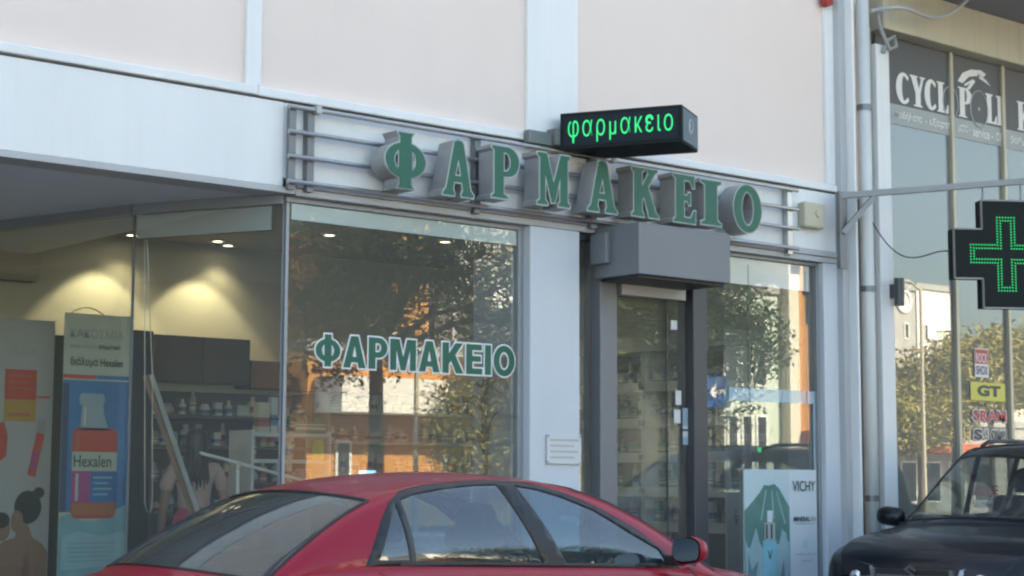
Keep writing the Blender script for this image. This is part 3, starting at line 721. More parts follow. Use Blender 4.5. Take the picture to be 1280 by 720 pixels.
# ------------------------------------------------------------------ inside the pharmacy
FL = .14
def spot(name, p, tgt, e, size, blend, par):
    l = bpy.data.lights.new(name, 'SPOT'); l.energy = e; l.spot_size = R(size); l.spot_blend = blend; l.color = (1, .86, .58)
    l.shadow_soft_size = .04
    o = bpy.data.objects.new(name, l); COL.objects.link(o); o.parent = par
    o.location = Vector(p) - Vector(par.location); o.rotation_euler = (Vector(tgt) - Vector(p)).to_track_quat('-Z', 'Y').to_euler()
def downlight(p, label, tgt=None, e=60, size=75, blend=.35):
    d = empty('downlight', (p[0], p[1], ZC), label, 'lamp', 'recessed ceiling downlights of the shop')
    MB().lathe((p[0], p[1], ZC), [(.075, -.001), (.07, -.02), (.05, -.02), (.048, -.004)], n=20).build('ring', 'steel', d)
    MB().lathe((p[0], p[1], ZC - .008), [(.046, 0), (.046, -.006)], n=16).build('lens', 'lamp_face', d)
    if e: spot('lamp_beam', (p[0], p[1], ZC - .04), tgt or (p[0], p[1], 0), e, size, blend, d)
x1, x2 = X(118, YB, 420), X(243, YB, 420)
downlight((x1, YB - .38), 'downlight washing the back wall above the tall blue banner', (x1, YB - .16, 2.0), 7, 88, .25)
downlight((x2, YB - .38), 'downlight washing the back wall above the woman in the pale shirt', (x2, YB - .16, 2.0), 7, 88, .25)
for (a, b), lb in (((168, 270), 'small bright downlight just above the upright glass joint'), ((165, 292), 'small bright downlight beside the glass joint, the lower of two'), ((285, 305), 'downlight near the back wall right of the glass joint'),
                   ((412, 292), 'downlight behind the left end of the main window blind')):
    p = atz(a, b, ZC)
    downlight((p.x, p.y), lb, None, 2.4, 110, .8)
for (a, b) in ((9.3, 2.6), (10.6, 2.6)):
    downlight((a, b), 'downlight over the shelves behind the %s' % ('sliding door' if a < 10 else 'right window'), None, 2.5, 120, .8)
# air conditioner
p = aty(14, 332, YB - .2)
AC = empty('air_conditioner', (p.x, YB - .003, p.z), 'long white wall air conditioner lit yellow high on the back wall', 'air conditioner')
xa, xb = X(-75, YB - .2, 330), X(51, YB - .2, 330); z1, z0 = Zh(20, 312, YB - .2), Zh(20, 350, YB - .2)
pr = [(0, 0), (.16, .0), (.21, .06), (.22, .14), (.19, z1 - z0), (0, z1 - z0)]
MB().prism([(b, c) for b, c in pr], (xa, YB - .003, z0), (0, -1, 0), (0, 0, 1), (xb - xa, 0, 0)).build('case', 'plastic_beige', AC, bevel=.012)
MB().box(xa + .05, xb - .05, YB - .19, YB - .12, z0 - .006, z0 - .001).build('louvre', 'plastic_black', AC)
# dark wall cabinet and brown pelmet on the back wall
xa, xb = X(190, YB - .3, 450), X(312, YB - .3, 450)
CB = empty('wall_cabinet', ((xa + xb) / 2, YB - .003, 2.0), 'dark brown cabinet high on the back wall behind the glass joint', 'cabinet')
z0, z1 = Zh(250, 478, YB - .3), Zh(250, 421, YB - .3)
MB().box(xa, xb, YB - .3, YB - .004, z0, z1).build('carcass', 'wood_dark', CB, bevel=.004)
for k in range(2):
    a = xa + (xb - xa) * k / 2
    MB().box(a + .008, a + (xb - xa) / 2 - .008, YB - .318, YB - .301, z0 + .008, z1 - .008).build('door', 'wood_dark', CB)
xp0, xp1 = X(314, YB - .3, 460), X(560, YB - .3, 460)
z0, z1 = Zh(340, 486, YB - .3), Zh(340, 452, YB - .3)
solo(MB().box(xp0, xp1, YB - .3, YB - .004, z0, z1), 'pelmet_board', 'wood_brown', (xp0, YB - .1, z0), 'long reddish brown pelmet board over the shelves on the back wall', 'pelmet')

# shelves and the goods on them
ORD = ['first', 'second', 'third', 'fourth', 'fifth', 'sixth', 'seventh', 'eighth', 'ninth', 'tenth', 'eleventh', 'twelfth', 'thirteenth', 'fourteenth', 'fifteenth', 'sixteenth', 'seventeenth', 'eighteenth', 'nineteenth', 'twentieth']
GC = {'white': (.62, .63, .62), 'pale blue': (.34, .44, .52), 'cream': (.60, .55, .42), 'green': (.06, .26, .14), 'grey': (.30, .31, .32), 'pink': (.52, .28, .30), 'orange': (.50, .20, .06), 'blue': (.07, .15, .36), 'amber': (.22, .10, .03)}
for k, c in GC.items(): M['goods ' + k] = mat('goods_' + k.replace(' ', '_'), c, .45, vary=.06, vscale=14, band={'white': (.10, .22, .42), 'pale blue': (.62, .64, .64), 'cream': (.40, .10, .08), 'green': (.6, .62, .5), 'grey': (.55, .55, .55), 'pink': (.62, .6, .58), 'orange': (.6, .58, .5), 'blue': (.6, .6, .62), 'amber': (.58, .55, .45)}[k])
def proto_box(w, d, h):
    m = MB(); m.box(-w / 2, w / 2, -d / 2, d / 2, 0, h); m.box(-w / 2 + .006, w / 2 - .006, -d / 2 - .0015, -d / 2 - .0005, h * .3, h * .7); return m
def proto_bottle(r, h):
    return MB().lathe((0, 0, 0), [(r * .96, 0), (r, .01), (r, h * .62), (r * .9, h * .7), (r * .42, h * .78), (r * .42, h * .82), (r * .5, h * .825), (r * .5, h), (r * .45, h + .002)], n=12)
def proto_tube(r, h):
    return MB().lathe((0, 0, 0), [(r * .8, 0), (r * .8, h * .15), (r * .95, h * .16), (r, h * .5), (r * .5, h)], n=10)
PM = {}
def good(kind, var, colour, loc, label, group):
    key = (kind, var, colour)
    if key not in PM:
        w, h = ((.07, .12), (.10, .16), (.06, .19), (.13, .10))[var]
        mb = proto_box(w, w * .8, h) if kind == 'box' else proto_bottle(w * .45, h * 1.15) if kind == 'bottle' else proto_tube(w * .4, h * 1.05)
        o = mb.build('carton' if kind == 'box' else 'bottle' if kind == 'bottle' else 'cream_tube', 'goods ' + colour, None, smooth=kind != 'box')
        PM[key] = o; first = o
    else:
        first = PM[key].copy(); COL.objects.link(first)
    first.location = loc
    tag(first, label, 'carton' if kind == 'box' else 'bottle' if kind == 'bottle' else 'tube', group)
    return first
def stock(rng, xs, y, z, where, group, colours, fill=1.0):
    n = 0
    x = xs[0] + .05
    while x < xs[1] - .05:
        kind = rng.choice(['box', 'box', 'bottle', 'tube']); var = rng.randrange(4); col = rng.choice(colours)
        w = (.07, .10, .06, .13)[var]
        if rng.random() < fill:
            nm = 'carton' if kind == 'box' else 'bottle' if kind == 'bottle' else 'cream tube'
            good(kind, var, col, (x + w / 2, y + rng.uniform(-.03, .03), z + .001), '%s %s, %s from left, %s' % (col, nm, ORD[min(n, 19)], where), group)
            n += 1
        x += w + rng.uniform(.012, .05)
def shelf_unit(name, label, x0, x1, y0, y1, zs, m, back=True, posts=True, zt=None, t=.028):
    s = empty(name, ((x0 + x1) / 2, (y0 + y1) / 2, FL), label, 'shelving')
    zt = zt or zs[-1] + .3
    for z in zs: MB().box(x0 + .026, x1 - .026, y0, y1 - .022, z - t, z).build('shelf', m, s)
    if posts:
        for a in (x0, x1 - .025): MB().box(a, a + .025, y0, y1, FL, zt).build('side_panel', m, s)
    if back: MB().box(x0 + .026, x1 - .026, y1 - .02, y1, FL, zt - .01).build('back_panel', m, s)
    return s
rng = random.Random(11)
xa, xb = X(186, YB - .35, 540), X(392, YB - .35, 540)
zs = [Zh(260, p, YB - .35) for p in (642, 602, 557, 519)]
shelf_unit('wall_shelving', 'dark wall shelving along the back wall behind the woman', xa, xb, YB - .36, YB - .006, zs, 'shelf_dark', zt=Zh(260, 487, YB - .3))
for z, nm in zip(zs, ('lowest', 'second', 'third', 'top')):
    stock(rng, (xa + .03, xb - .03), YB - .22, z, nm + ' shelf of the dark back shelving', 'goods on the dark back wall shelving', ['white', 'white', 'grey', 'cream', 'pale blue'])
# white display stand in the middle of the shop
gy = 2.1
xa, xb = X(314, gy, 580), X(414, gy, 580)
zs = [Zh(340, p, gy) for p in (612, 574, 541)]
shelf_unit('display_stand', 'white open display stand with a green tray on top', xa, xb, gy, gy + .34, [zs[0] - .3] + zs, 'shelf_white', back=False, zt=zs[-1] + .02)
for z, nm in zip(zs[:2], ('lower', 'middle')):
    stock(rng, (xa + .03, xb - .03), gy + .15, z, nm + ' shelf of the white display stand', 'goods on the white display stand', ['grey', 'amber', 'blue', 'white', 'pink'], .8)
p = aty(381, 541, gy + .15)
TR = empty('bottle_tray', (p.x, gy + .15, zs[2] + .001), 'green display tray holding small dark bottles on top of the white stand', 'tray')
xt0, xt1 = X(362, gy + .15, 520), X(399, gy + .15, 520); zt = zs[2] + .001
MB().box(xt0, xt1, gy + .05, gy + .25, zt, zt + .02).box(xt0, xt1, gy + .05, gy + .06, zt + .021, zt + .09).box(xt0, xt1, gy + .24, gy + .25, zt + .021, zt + .15).build('tray', 'goods green', TR)
for k in range(6):
    x = xt0 + .03 + (xt1 - xt0 - .06) * k / 5
    good('bottle', 0, 'green' if k % 2 else 'amber', (x, gy + .15, zt + .022), '%s small bottle, %s from the left in the green tray' % ('green' if k % 2 else 'amber', ORD[k]), 'bottles in the green tray')
for k, (pxx, wv, col, lb) in enumerate(((327, 1, 'cream', 'cream carton standing at the left end of the display stand top'), (341, 2, 'white', 'tall white carton beside the green tray on the display stand'), (352, 2, 'pink', 'tall pink carton close to the green tray on the display stand'))):
    o = good('box', wv, col, (X(pxx, gy + .15, 530), gy + .15, zs[2] + .001), lb, 'cartons on top of the display stand'); o.scale = (1, 1, 1.5)
p = aty(401, 560, gy - .05)
M['lime_card'] = mat('lime_card', (.50, .60, .07), .5, vary=.1)
solo(MB().obox((p.x - .05, gy - .03, zs[1] + .001), (.10, 0, 0), (0, .03, 0), (.02, .03, .16)), 'price_card', 'lime_card', (p.x, gy - .02, zs[1] + .001), 'bright yellow green card standing on the white display stand', 'card')
# counter behind
xa, xb = X(420, 2.9, 590), X(600, 2.9, 590)
CT = empty('sales_counter', ((xa + xb) / 2, 3.0, FL), 'pale sales counter with a small blue screen behind the main window', 'counter')
MB().box(xa, xb, 2.8, 3.3, FL, 1.18).build('front', 'plaster_grey', CT)
MB().box(xa - .03, xb + .03, 2.76, 3.34, 1.182, 1.22).build('worktop', 'shelf_white', CT)
p = aty(458, 566, 3.0); M['screen'] = mat('screen_blue', (.05, .1, .2), .3, vary=0, emit=(.25, .55, 1), estr=.5)
SCn = empty('monitor', (p.x, 3.0, 1.221), 'small lit blue monitor standing on the sales counter', 'monitor')
MB().box(p.x - .10, p.x + .10, 2.985, 3.015, 1.30, 1.46).build('bezel', 'plastic_black', SCn)
MB().box(p.x - .09, p.x + .09, 2.981, 2.984, 1.312, 1.45).build('screen', 'screen', SCn)
MB().box(p.x - .02, p.x + .02, 2.99, 3.02, 1.222, 1.299).build('stand', 'plastic_black', SCn)
xs_ = X(520, YB - .3, 540)
zs = [Zh(480, q_, YB - .35) for q_ in (590, 552, 515)]
shelf_unit('wall_shelving', 'pale shelving on the back wall behind the counter', X(405, YB - .3, 540), X(600, YB - .3, 540), YB - .36, YB - .006, zs, 'plaster_grey', zt=Zh(480, 489, YB - .3))
for z, nm in zip(zs, ('lowest', 'middle', 'top')):
    stock(rng, (X(405, YB - .3, 540) + .04, X(600, YB - .3, 540) - .04), YB - .22, z, nm + ' shelf behind the counter', 'goods behind the counter', ['white', 'cream', 'grey', 'pale blue'], .9)
# shelves on the side wall, seen through the sliding door
xf = XR - .42
def yx(px): return atx(px, 550, xf).y
def zx(py): return atx(804, py, xf).z
y2, ym_, y1 = yx(760) + .45, yx(804.5), yx(872) - .35
zs = [zx(p) for p in (652, 609, 566, 523, 478)]
for a, b, w in ((ym_ + .004, y2, 'left'), (y1, ym_ - .004, 'right')):
    s_ = empty('door_shelving', (xf + .18, (a + b) / 2, FL), '%s bay of white shelves seen through the sliding door' % w, 'shelving')
    for z in zs: MB().box(xf, xf + .33, a + .026, b - .026, z - .085, z).build('shelf', 'shelf_white', s_)
    for c in (a, b - .025): MB().box(xf, xf + .33, c, c + .025, FL, zx(440)).build('side_panel', 'shelf_white', s_)
    MB().box(xf + .34, xf + .36, a, b, FL, zx(440)).build('back_panel', 'shelf_dark', s_)
    for z, nm in zip(zs, ('lowest', 'second', 'third', 'fourth', 'top')):
        n = 0; y = b - .07
        while y > a + .07:
            kind = rng.choice(['box', 'box', 'bottle', 'tube']); var = rng.randrange(4); col = rng.choice(['white', 'pale blue', 'grey', 'amber', 'green', 'grey'])
            wd = (.07, .10, .06, .13)[var]
            if rng.random() < .8:
                o = good(kind, var, col, (xf + .12 + rng.uniform(-.04, .04), y - wd / 2, z + .001), '%s %s, %s from left, %s shelf of the %s bay' % (col, 'carton' if kind == 'box' else 'bottle' if kind == 'bottle' else 'tube', ORD[n], nm, w), 'goods on the shelves facing the door'); n += 1
                o.rotation_euler = (0, 0, R(-90))
            y -= wd + rng.uniform(.015, .06)
solo(MB().box(xf - .02, xf + .34, y1, y2, zx(440) + .004, zx(420)), 'header_board', 'plaster_grey', (xf, ym_, zx(440)), 'pale header board above the shelves facing the sliding door', 'board')
for k, z in enumerate((zs[4], zs[3], zs[2], zs[1])):
    solo(MB().lathe((xf - .028, ym_, z - .04), [(.02, -.03), (.026, -.02), (.026, .02), (.02, .03)], (0, 0, 1), 12), 'joint_knob', 'shelf_dark', (xf - .02, ym_, z), 'dark joint knob where two white shelf bays meet, ' + ('topmost of four', 'second of four from the top', 'third of four from the top', 'lowest of four')[k], 'knob', 'joint knobs between the shelf bays')
# white notices on the sliding door
for (a, b, c, d), lb in (((838, 846, 400, 412), 'small white switch plate high on the sliding door'), ((844, 851, 488, 506), 'upper of two small white notices on the sliding door'), ((842, 850, 512, 529), 'lower of two small white notices on the sliding door'), ((853, 861, 510, 556), 'narrow blue notice beside the white notices on the sliding door')):
    y = .047
    q = MB().box(X(a, y, c), X(b, y, c), y - .006, y, Zh(a, d, y), Zh(a, c, y))
    solo(q, 'door_notice', 'goods pale blue' if 'blue' in lb else 'ad_white', aty(a, d, y), lb, 'notice', 'notices on the sliding door', bevel=.002)
# tall dark green potted plant by the return panel
def blade_plant(name, loc, h, label, n=26, spread=.5, stem=True):
    r = random.Random(21); P = empty(name, loc, label, 'plant')
    x, y, z = loc
    MB().lathe(loc, [(.11, 0), (.15, .26), (.165, .27), (.165, .30), (.14, .30), (.13, .26)], n=20).build('pot', 'terracotta', P, smooth=False)
    MB().tube([(x, y, z + .2), (x + .02, y, z + h * .5), (x - .01, y + .01, z + h * .8)], [.025, .02, .016], 8).build('stem', 'bark', P)
    lv = MB()
    for i in range(n):
        a = r.uniform(0, 6.28); zz = z + h * r.uniform(.62, .85); L = spread * r.uniform(.7, 1.1); e = r.uniform(.35, 1.3)
        d = Vector((math.cos(a), math.sin(a), 0)); s_ = Vector((-d.y, d.x, 0)); c = Vector((x, y, zz)); prev = None
        for k in range(6):
            t = k / 5; p = c + d * (L * t * math.cos(e)) + Vector((0, 0, L * (math.sin(e) * t - .45 * t * t)))
            w = .022 * (1 - t) ** .6 + .001
            cur = (p - s_ * w, p + s_ * w)
            if prev: lv.add([prev[0], prev[1], cur[1], cur[0]], [(0, 1, 2, 3)])
            prev = cur
    lv.build('leaf_tuft', 'plant_green', P)
    return P
pp = aty(629, 440, .62)
blade_plant('potted_plant', (X(606, .34, 560), .34, FL), 2.3, 'tall spiky potted plant beside the white return panel of the main window', 26, .36)
# handrail of the inner ramp
HR = empty('handrail', (X(297, 1.3, 620), 1.3, FL), 'thin white sloping handrail on a single post behind the main window', 'handrail')
r0, r1 = aty(250, 566, 1.3), aty(384, 602, 1.3)
MB().tube([r0, r1], .012, 10).build('rail', 'shelf_white', HR)
xq = X(297, 1.3, 600)
MB().tube([(xq, 1.3, FL), (xq, 1.3, Zh(297, 580, 1.3))], .015, 10).build('post', 'shelf_white', HR)
MB().lathe((xq, 1.3, Zh(297, 584, 1.3)), [(.01, -.02), (.024, -.01), (.024, .02), (.01, .03)], n=12).build('joint', 'plastic_beige', HR)
# leaning board
L0, L1 = aty(182, 470, 1.5), aty(243, 650, 1.25)
dd = (L1 - L0).normalized(); L1 = L0 + dd * ((L0.z - FL - .03) / -dd.z)
LB = empty('leaning_board', (L1.x, L1.y, FL), 'long brown board with a pale metal edge leaning behind the glass joint', 'board')
MB().bar(L0, L1, .075, .03).build('plank', 'wood_brown', LB)
sd = dd.cross(Vector((0, 1, 0))).normalized() * .045
if sd.x < 0: sd = -sd
MB().bar(L0 + sd, L1 + sd, .016, .034).build('metal_edge', 'letter_side', LB)
# blind chain
ch = MB()
pts = [aty(181, 300, 1.25)] + [aty(181 + 0, p, 1.25) for p in (400, 500, 600, 630)] + [aty(184, 640, 1.25), aty(188, 640, 1.25)] + [aty(190.5, p, 1.25) for p in (630, 600, 500, 470)] + [aty(184, 300, 1.25)]
solo(MB().tube(pts, .003, 6), 'blind_chain', 'steel', pts[0], 'thin looped blind chain hanging just right of the blue banner', 'chain')
# dark upright panel between banner and glass joint
def upright(a, b, y, top, label, m='navy_panel'):
    q = MB().box(X(a, y, 500), X(b, y, 500), y, y + .05, FL, Zh(a, top, y)); q.box(X(a, y, 500) - .03, X(b, y, 500) + .03, y - .12, y + .17, FL - .001, FL + .02)
    solo(q, 'display_board', m, (X(a, y, 500), y, FL), label, 'panel', bevel=.004)
upright(163, 190, 2.75, 412, 'dark navy upright panel between the blue banner and the glass joint')
upright(60, 79, 3.05, 418, 'dark upright panel between the white poster and the blue banner', 'plastic_black')

# ------------------------------------------------------------------ pull-up banner with a medicine bottle
for k, c, r_ in (('ad_cream', (.56, .62, .52), .45), ('ad_blue', (.02, .23, .58), .4), ('ad_deep', (.012, .06, .19), .4), ('ad_ice', (.26, .54, .62), .4), ('ad_ice2', (.36, .62, .68), .4), ('ad_red', (.66, .06, .03), .4), ('ad_magenta', (.52, .07, .30), .4), ('ad_orange', (.55, .16, .05), .4), ('ad_yellow', (.60, .34, .04), .4),
                 ('ad_cap', (.34, .46, .52), .4), ('ad_text', (.04, .06, .05), .5), ('ad_grey', (.40, .42, .42), .5), ('ad_skin', (.36, .19, .13), .5), ('ad_skin2', (.28, .14, .095), .5), ('ad_glint', (.62, .66, .66), .4), ('ad_hair', (.025, .018, .016), .5), ('ad_poster', (.52, .525, .53), .5), ('ad_teal', (.12, .25, .22), .4), ('ad_rock', (.16, .28, .28), .5), ('ad_foam', (.36, .50, .52), .4), ('ad_pale', (.50, .62, .64), .4), ('ad_sheet', (.62, .68, .70), .4)):
    M[k] = mat(k, c, r_, vary=.05 if k not in ('ad_ice', 'ad_blue', 'ad_rock', 'ad_teal', 'ad_foam') else .3, vscale=4)
by = 2.62
def BX(p): return X(p, by, 560)
def BZ(p, a=118): return Zh(a, p, by)
bx0, bx1 = BX(76), BX(162); bt = BZ(393)
BN = empty('pull_up_banner', ((bx0 + bx1) / 2, by, FL), 'tall pull up banner with cream head and red capped medicine bottle on blue', 'banner')
MB().box(bx0 - .02, bx1 + .02, by - .08, by + .09, FL, FL + .09).build('base', 'steel', BN, bevel=.01)
MB().box(bx0, bx1, by, by + .006, FL + .091, bt).build('sheet', 'ad_cream', BN)
MB().tube([((bx0 + bx1) / 2, by + .02, FL + .09), ((bx0 + bx1) / 2, by + .02, bt)], .012, 8).build('pole', 'steel', BN)
pts = [Vector((BX(84 + i * 4.2), by + .012, bt + .05 * math.sin(math.pi * i / 10))) for i in range(11)]
MB().tube(pts, .004, 6).build('top_wire', 'steel_dark', BN)
def layer(mb, poly, lv, name, m, par):
    y = by; mb.prism(poly, (0, y - .0015 * lv, 0), (1, 0, 0), (0, 0, 1), (0, -.0012, 0)); return mb.build(name, m, par)
def rectp(a, b, c, d, zz=None): return [(BX(a), BZ(d)), (BX(b), BZ(d)), (BX(b), BZ(c)), (BX(a), BZ(c))]
def rnd_rect(a, b, c, d, rx=3, ry=6):
    return [(BX(p), BZ(q)) for p, q in ((a, d - ry), (a + rx * .4, d - ry * .3), (a + rx, d), (b - rx, d), (b - rx * .4, d - ry * .3), (b, d - ry), (b, c + ry), (b - rx * .4, c + ry * .3), (b - rx, c), (a + rx, c), (a + rx * .4, c + ry * .3), (a, c + ry))]
layer(MB(), rectp(76, 162, 476, 640), 1, 'blue_field', 'ad_blue', BN)
layer(MB(), rectp(76, 84, 480, 640), 2, 'shaded_edge', 'ad_deep', BN)
layer(MB(), rectp(76, 118, 469, 474), 1, 'red_stripe', 'ad_red', BN)
layer(MB(), rectp(118.3, 162, 469, 474), 1, 'blue_stripe', 'ad_blue', BN)
layer(MB(), [(BX(76), BZ(760)), (BX(162), BZ(760)), (BX(162), BZ(628)), (BX(150), BZ(636)), (BX(138), BZ(640)), (BX(122), BZ(652)), (BX(104), BZ(650)), (BX(92), BZ(640)), (BX(76), BZ(646))], 2, 'ice_block', 'ad_ice', BN)
layer(MB(), [(BX(80), BZ(712)), (BX(158), BZ(706)), (BX(160), BZ(664)), (BX(130), BZ(670)), (BX(100), BZ(664)), (BX(80), BZ(672))], 3, 'ice_face', 'ad_ice2', BN)
layer(MB(), rnd_rect(97, 129, 492, 507), 3, 'cap', 'ad_cap', BN)
layer(MB(), [(BX(99), BZ(538)), (BX(135), BZ(538)), (BX(129), BZ(520)), (BX(127), BZ(507)), (BX(101), BZ(507)), (BX(100), BZ(520))], 3, 'bottle_neck', 'ad_cap', BN)
layer(MB(), rnd_rect(90, 146, 535, 648, 6, 8), 3, 'bottle_body', 'ad_red', BN)
layer(MB(), rectp(90, 146, 565, 589), 4, 'label_band', 'ad_cream', BN)
layer(MB(), rectp(90, 113, 589.5, 628), 4, 'magenta_panel', 'ad_magenta', BN)
layer(MB(), rectp(113.2, 146, 589.5, 628), 4, 'blue_panel', 'ad_blue', BN)
layer(MB(), rectp(92, 144, 628.5, 644), 4, 'orange_panel', 'ad_orange', BN)
layer(MB(), rectp(95, 98.5, 540, 563), 4, 'print_glint', 'ad_orange', BN)
layer(MB(), rectp(95, 98.5, 592, 626), 5, 'print_glint', 'ad_glint', BN)
layer(MB(), rectp(103, 106, 509, 533), 4, 'print_glint', 'ad_glint', BN)
for k_ in range(7): layer(MB(), rectp(100 + k_ * 4.2, 101 + k_ * 4.2, 493, 506), 4, 'cap_rib', 'ad_ice', BN)
for k_ in range(4): layer(MB(), rectp(117, 141 - 5 * (k_ % 2), 596 + k_ * 7, 598 + k_ * 7), 5, 'small_print', 'ad_ice2', BN)
for k_ in range(5): layer(MB(), rectp(88, 148 - 9 * (k_ % 2), 678 + k_ * 5.5, 679.6 + k_ * 5.5), 4, 'small_print', 'ad_ice', BN)
def btext(s, a, b, c, d, name='lettering', m='ad_text', lv=5, bold=.01):
    t = MB(); place_text(t, s, (BX(a), by - .0015 * lv, BZ(d)), (1, 0, 0), (0, 0, 1), (0, -1, 0), BX(b) - BX(a), BZ(c) - BZ(d), bold=bold, thick=.001); t.build(name, m, BN)
btext('Hexalen', 92, 139, 569, 584)
btext('διάλυμα Hexalen', 84, 150, 447, 460, bold=.015)
btext('στοματικό', 119, 146, 430, 437, m='ad_text')
btext('ΚΑΚΟΣΜΙΑ', 83, 150, 412, 423, m='ad_grey', bold=0)
btext('πλάκα - ουλίτιδα', 83, 116, 431, 436, m='ad_grey', bold=0)
# white poster on the far left
by = 2.95
def BZ(p, a=30): return Zh(a, p, by)
PO = empty('cosmetics_poster', (BX(20), by, FL), 'pale standing poster with a dark haired figure and red sachets at the far left', 'poster')
MB().box(BX(-55), BX(64), by, by + .03, FL, BZ(399)).build('board', 'ad_poster', PO)
layer(MB(), rectp(3, 43, 462, 500), 1, 'red_pack', 'ad_red', PO)
layer(MB(), rectp(3, 43, 500.5, 527), 1, 'yellow_pack', 'ad_yellow', PO)
layer(MB(), rectp(44, 60, 494.5, 497), 1, 'red_line', 'ad_red', PO)
layer(MB(), [(BX(35), BZ(593)), (BX(45), BZ(597)), (BX(55), BZ(543)), (BX(45), BZ(540))], 1, 'red_tube', 'ad_red', PO)
layer(MB(), [(BX(45), BZ(540)), (BX(55), BZ(543)), (BX(56), BZ(524)), (BX(47), BZ(522))], 2, 'tube_tip', 'ad_grey', PO)
layer(MB(), [(BX(-8), BZ(530)), (BX(4), BZ(528)), (BX(9), BZ(545)), (BX(8), BZ(570)), (BX(0), BZ(577)), (BX(-8), BZ(572))], 1, 'red_jar', 'ad_red', PO)
def ell(cx, cy, rx, ry, n=20): return [(BX(cx + rx * math.cos(i * 6.283 / n)), BZ(cy - ry * math.sin(i * 6.283 / n))) for i in range(n)]
layer(MB(), [(BX(a), BZ(b)) for a, b in ((-50, 760), (63, 760), (63, 690), (56, 680), (44, 672), (38, 655), (26, 655), (22, 672), (8, 676), (-6, 690), (-50, 700))], 1, 'figure_back', 'ad_skin', PO)
layer(MB(), ell(37, 634, 17, 21), 2, 'figure_hair', 'ad_hair', PO)
layer(MB(), ell(50, 616, 7, 7), 3, 'figure_bun', 'ad_hair', PO)
layer(MB(), ell(24, 652, 8, 14), 3, 'figure_face', 'ad_skin', PO)
layer(MB(), ell(6, 660, 10, 16), 2, 'child_head', 'ad_skin', PO)
layer(MB(), ell(4, 650, 11, 10), 3, 'child_hair', 'ad_hair', PO)
layer(MB(), [(BX(a), BZ(b)) for a, b in ((28, 760), (40, 760), (41, 700), (38, 676), (34, 690))], 3, 'back_shade', 'ad_skin2', PO)
layer(MB(), [(BX(a), BZ(b)) for a, b in ((-4, 694), (10, 684), (30, 688), (44, 680), (46, 686), (30, 696), (10, 694), (-2, 704))], 4, 'figure_arm', 'ad_skin', PO)
for k_ in range(3): layer(MB(), rectp(7, 38 - 8 * (k_ % 2), 469 + k_ * 8, 471 + k_ * 8), 2, 'small_print', 'ad_orange', PO)
layer(MB(), rectp(8, 36, 516, 521), 2, 'small_print', 'ad_orange', PO)
layer(MB(), [(BX(a), BZ(b)) for a, b in ((37, 586), (44, 589), (47, 566), (41, 564))], 2, 'tube_label', 'ad_magenta', PO)
t = MB(); place_text(t, 'Active', (BX(8), by - .003, BZ(444)), (1, 0, 0), (0, 0, 1), (0, -1, 0), BX(42) - BX(8), BZ(432) - BZ(444), thick=.001); t.build('lettering', 'ad_grey', PO)

# ------------------------------------------------------------------ skincare poster in the right window
by = .066
def BX(p): return X(p, by, 640)
def BZ(p, a=975): return Zh(a, p, by)
VP_ = empty('skincare_poster', (BX(976), by, BZ(770)), 'pale blue window poster of a serum bottle before a green mountain, reading VICHY', 'poster')
MB().box(BX(930), BX(1021), by, by + .012, BZ(790), BZ(587)).build('board', 'ad_sheet', VP_)
layer(MB(), rectp(930, 986.5, 587.5, 789), 1, 'picture', 'ad_pale', VP_)
layer(MB(), [(BX(a), BZ(b)) for a, b in ((930, 789), (986.4, 789), (986.4, 634), (981, 624), (974, 611), (968, 605), (961, 607), (955, 606), (950, 615), (941, 626), (930, 638))], 2, 'mountain', 'ad_teal', VP_)
for a in ((957, 612, 950, 650), (964, 612, 966, 648), (970, 614, 980, 655)):
    layer(MB(), [(BX(a[0]), BZ(a[1])), (BX(a[0] + 1), BZ(a[1] + 1)), (BX(a[2] + 1.4), BZ(a[3])), (BX(a[2]), BZ(a[3]))], 3, 'ridge', 'ad_foam', VP_)
rr = random.Random(5)
q = []
for i in range(26):
    a = 930.5 + i * 2.2; q.append((BX(a), BZ(672 + 10 * math.sin(i * .8) + rr.uniform(-4, 4))))
layer(MB(), [(BX(930.5), BZ(789)), (BX(985.5), BZ(789))] + list(reversed(q)), 4, 'splash', 'ad_foam', VP_)
layer(MB(), [(BX(a), BZ(b)) for a, b in ((932, 789), (944, 789), (941, 740), (946, 700), (938, 712), (934, 690))], 5, 'splash_shade', 'ad_rock', VP_)
layer(MB(), [(BX(a), BZ(b)) for a, b in ((974, 789), (985, 789), (985, 715), (980, 735), (978, 700), (972, 730))], 5, 'splash_shade', 'ad_rock', VP_)
layer(MB(), rectp(952, 969, 675, 789), 6, 'serum_bottle', 'ad_ice', VP_)
layer(MB(), rectp(954.5, 967.5, 653, 674.6), 6, 'collar', 'ad_grey', VP_)
layer(MB(), rectp(958, 964.5, 638, 652.6), 6, 'pipette', 'ad_sheet', VP_)
layer(MB(), rectp(956, 958, 655, 673), 7, 'collar_line', 'ad_text', VP_); layer(MB(), rectp(962, 964, 655, 673), 7, 'collar_line', 'ad_text', VP_)
def vtext(s, a, b, c, d, m='ad_text', lv=8, bold=0.0):
    t = MB(); place_text(t, s, (BX(a), by - .0015 * lv, BZ(d)), (1, 0, 0), (0, 0, 1), (0, -1, 0), BX(b) - BX(a), BZ(c) - BZ(d), bold=bold, thick=.001); t.build('lettering', m, VP_)
vtext('V', 957.5, 963.5, 687, 699)
vtext('VICHY', 990, 1018, 601, 614); vtext('MINERAL', 991, 1011, 646, 652, bold=.02); vtext('89', 1012, 1018, 646, 652, 'ad_grey')
vtext('HYALURONIC BOOSTER', 993, 1017, 654, 656, 'ad_grey'); vtext('fortifying daily care', 993, 1018, 692, 695, 'ad_grey'); vtext('for sensitive skin', 1000, 1013, 700, 703, 'ad_grey')
layer(MB(), ell(1006, 680, 3.5, 6), 2, 'drop', 'ad_pale', VP_)
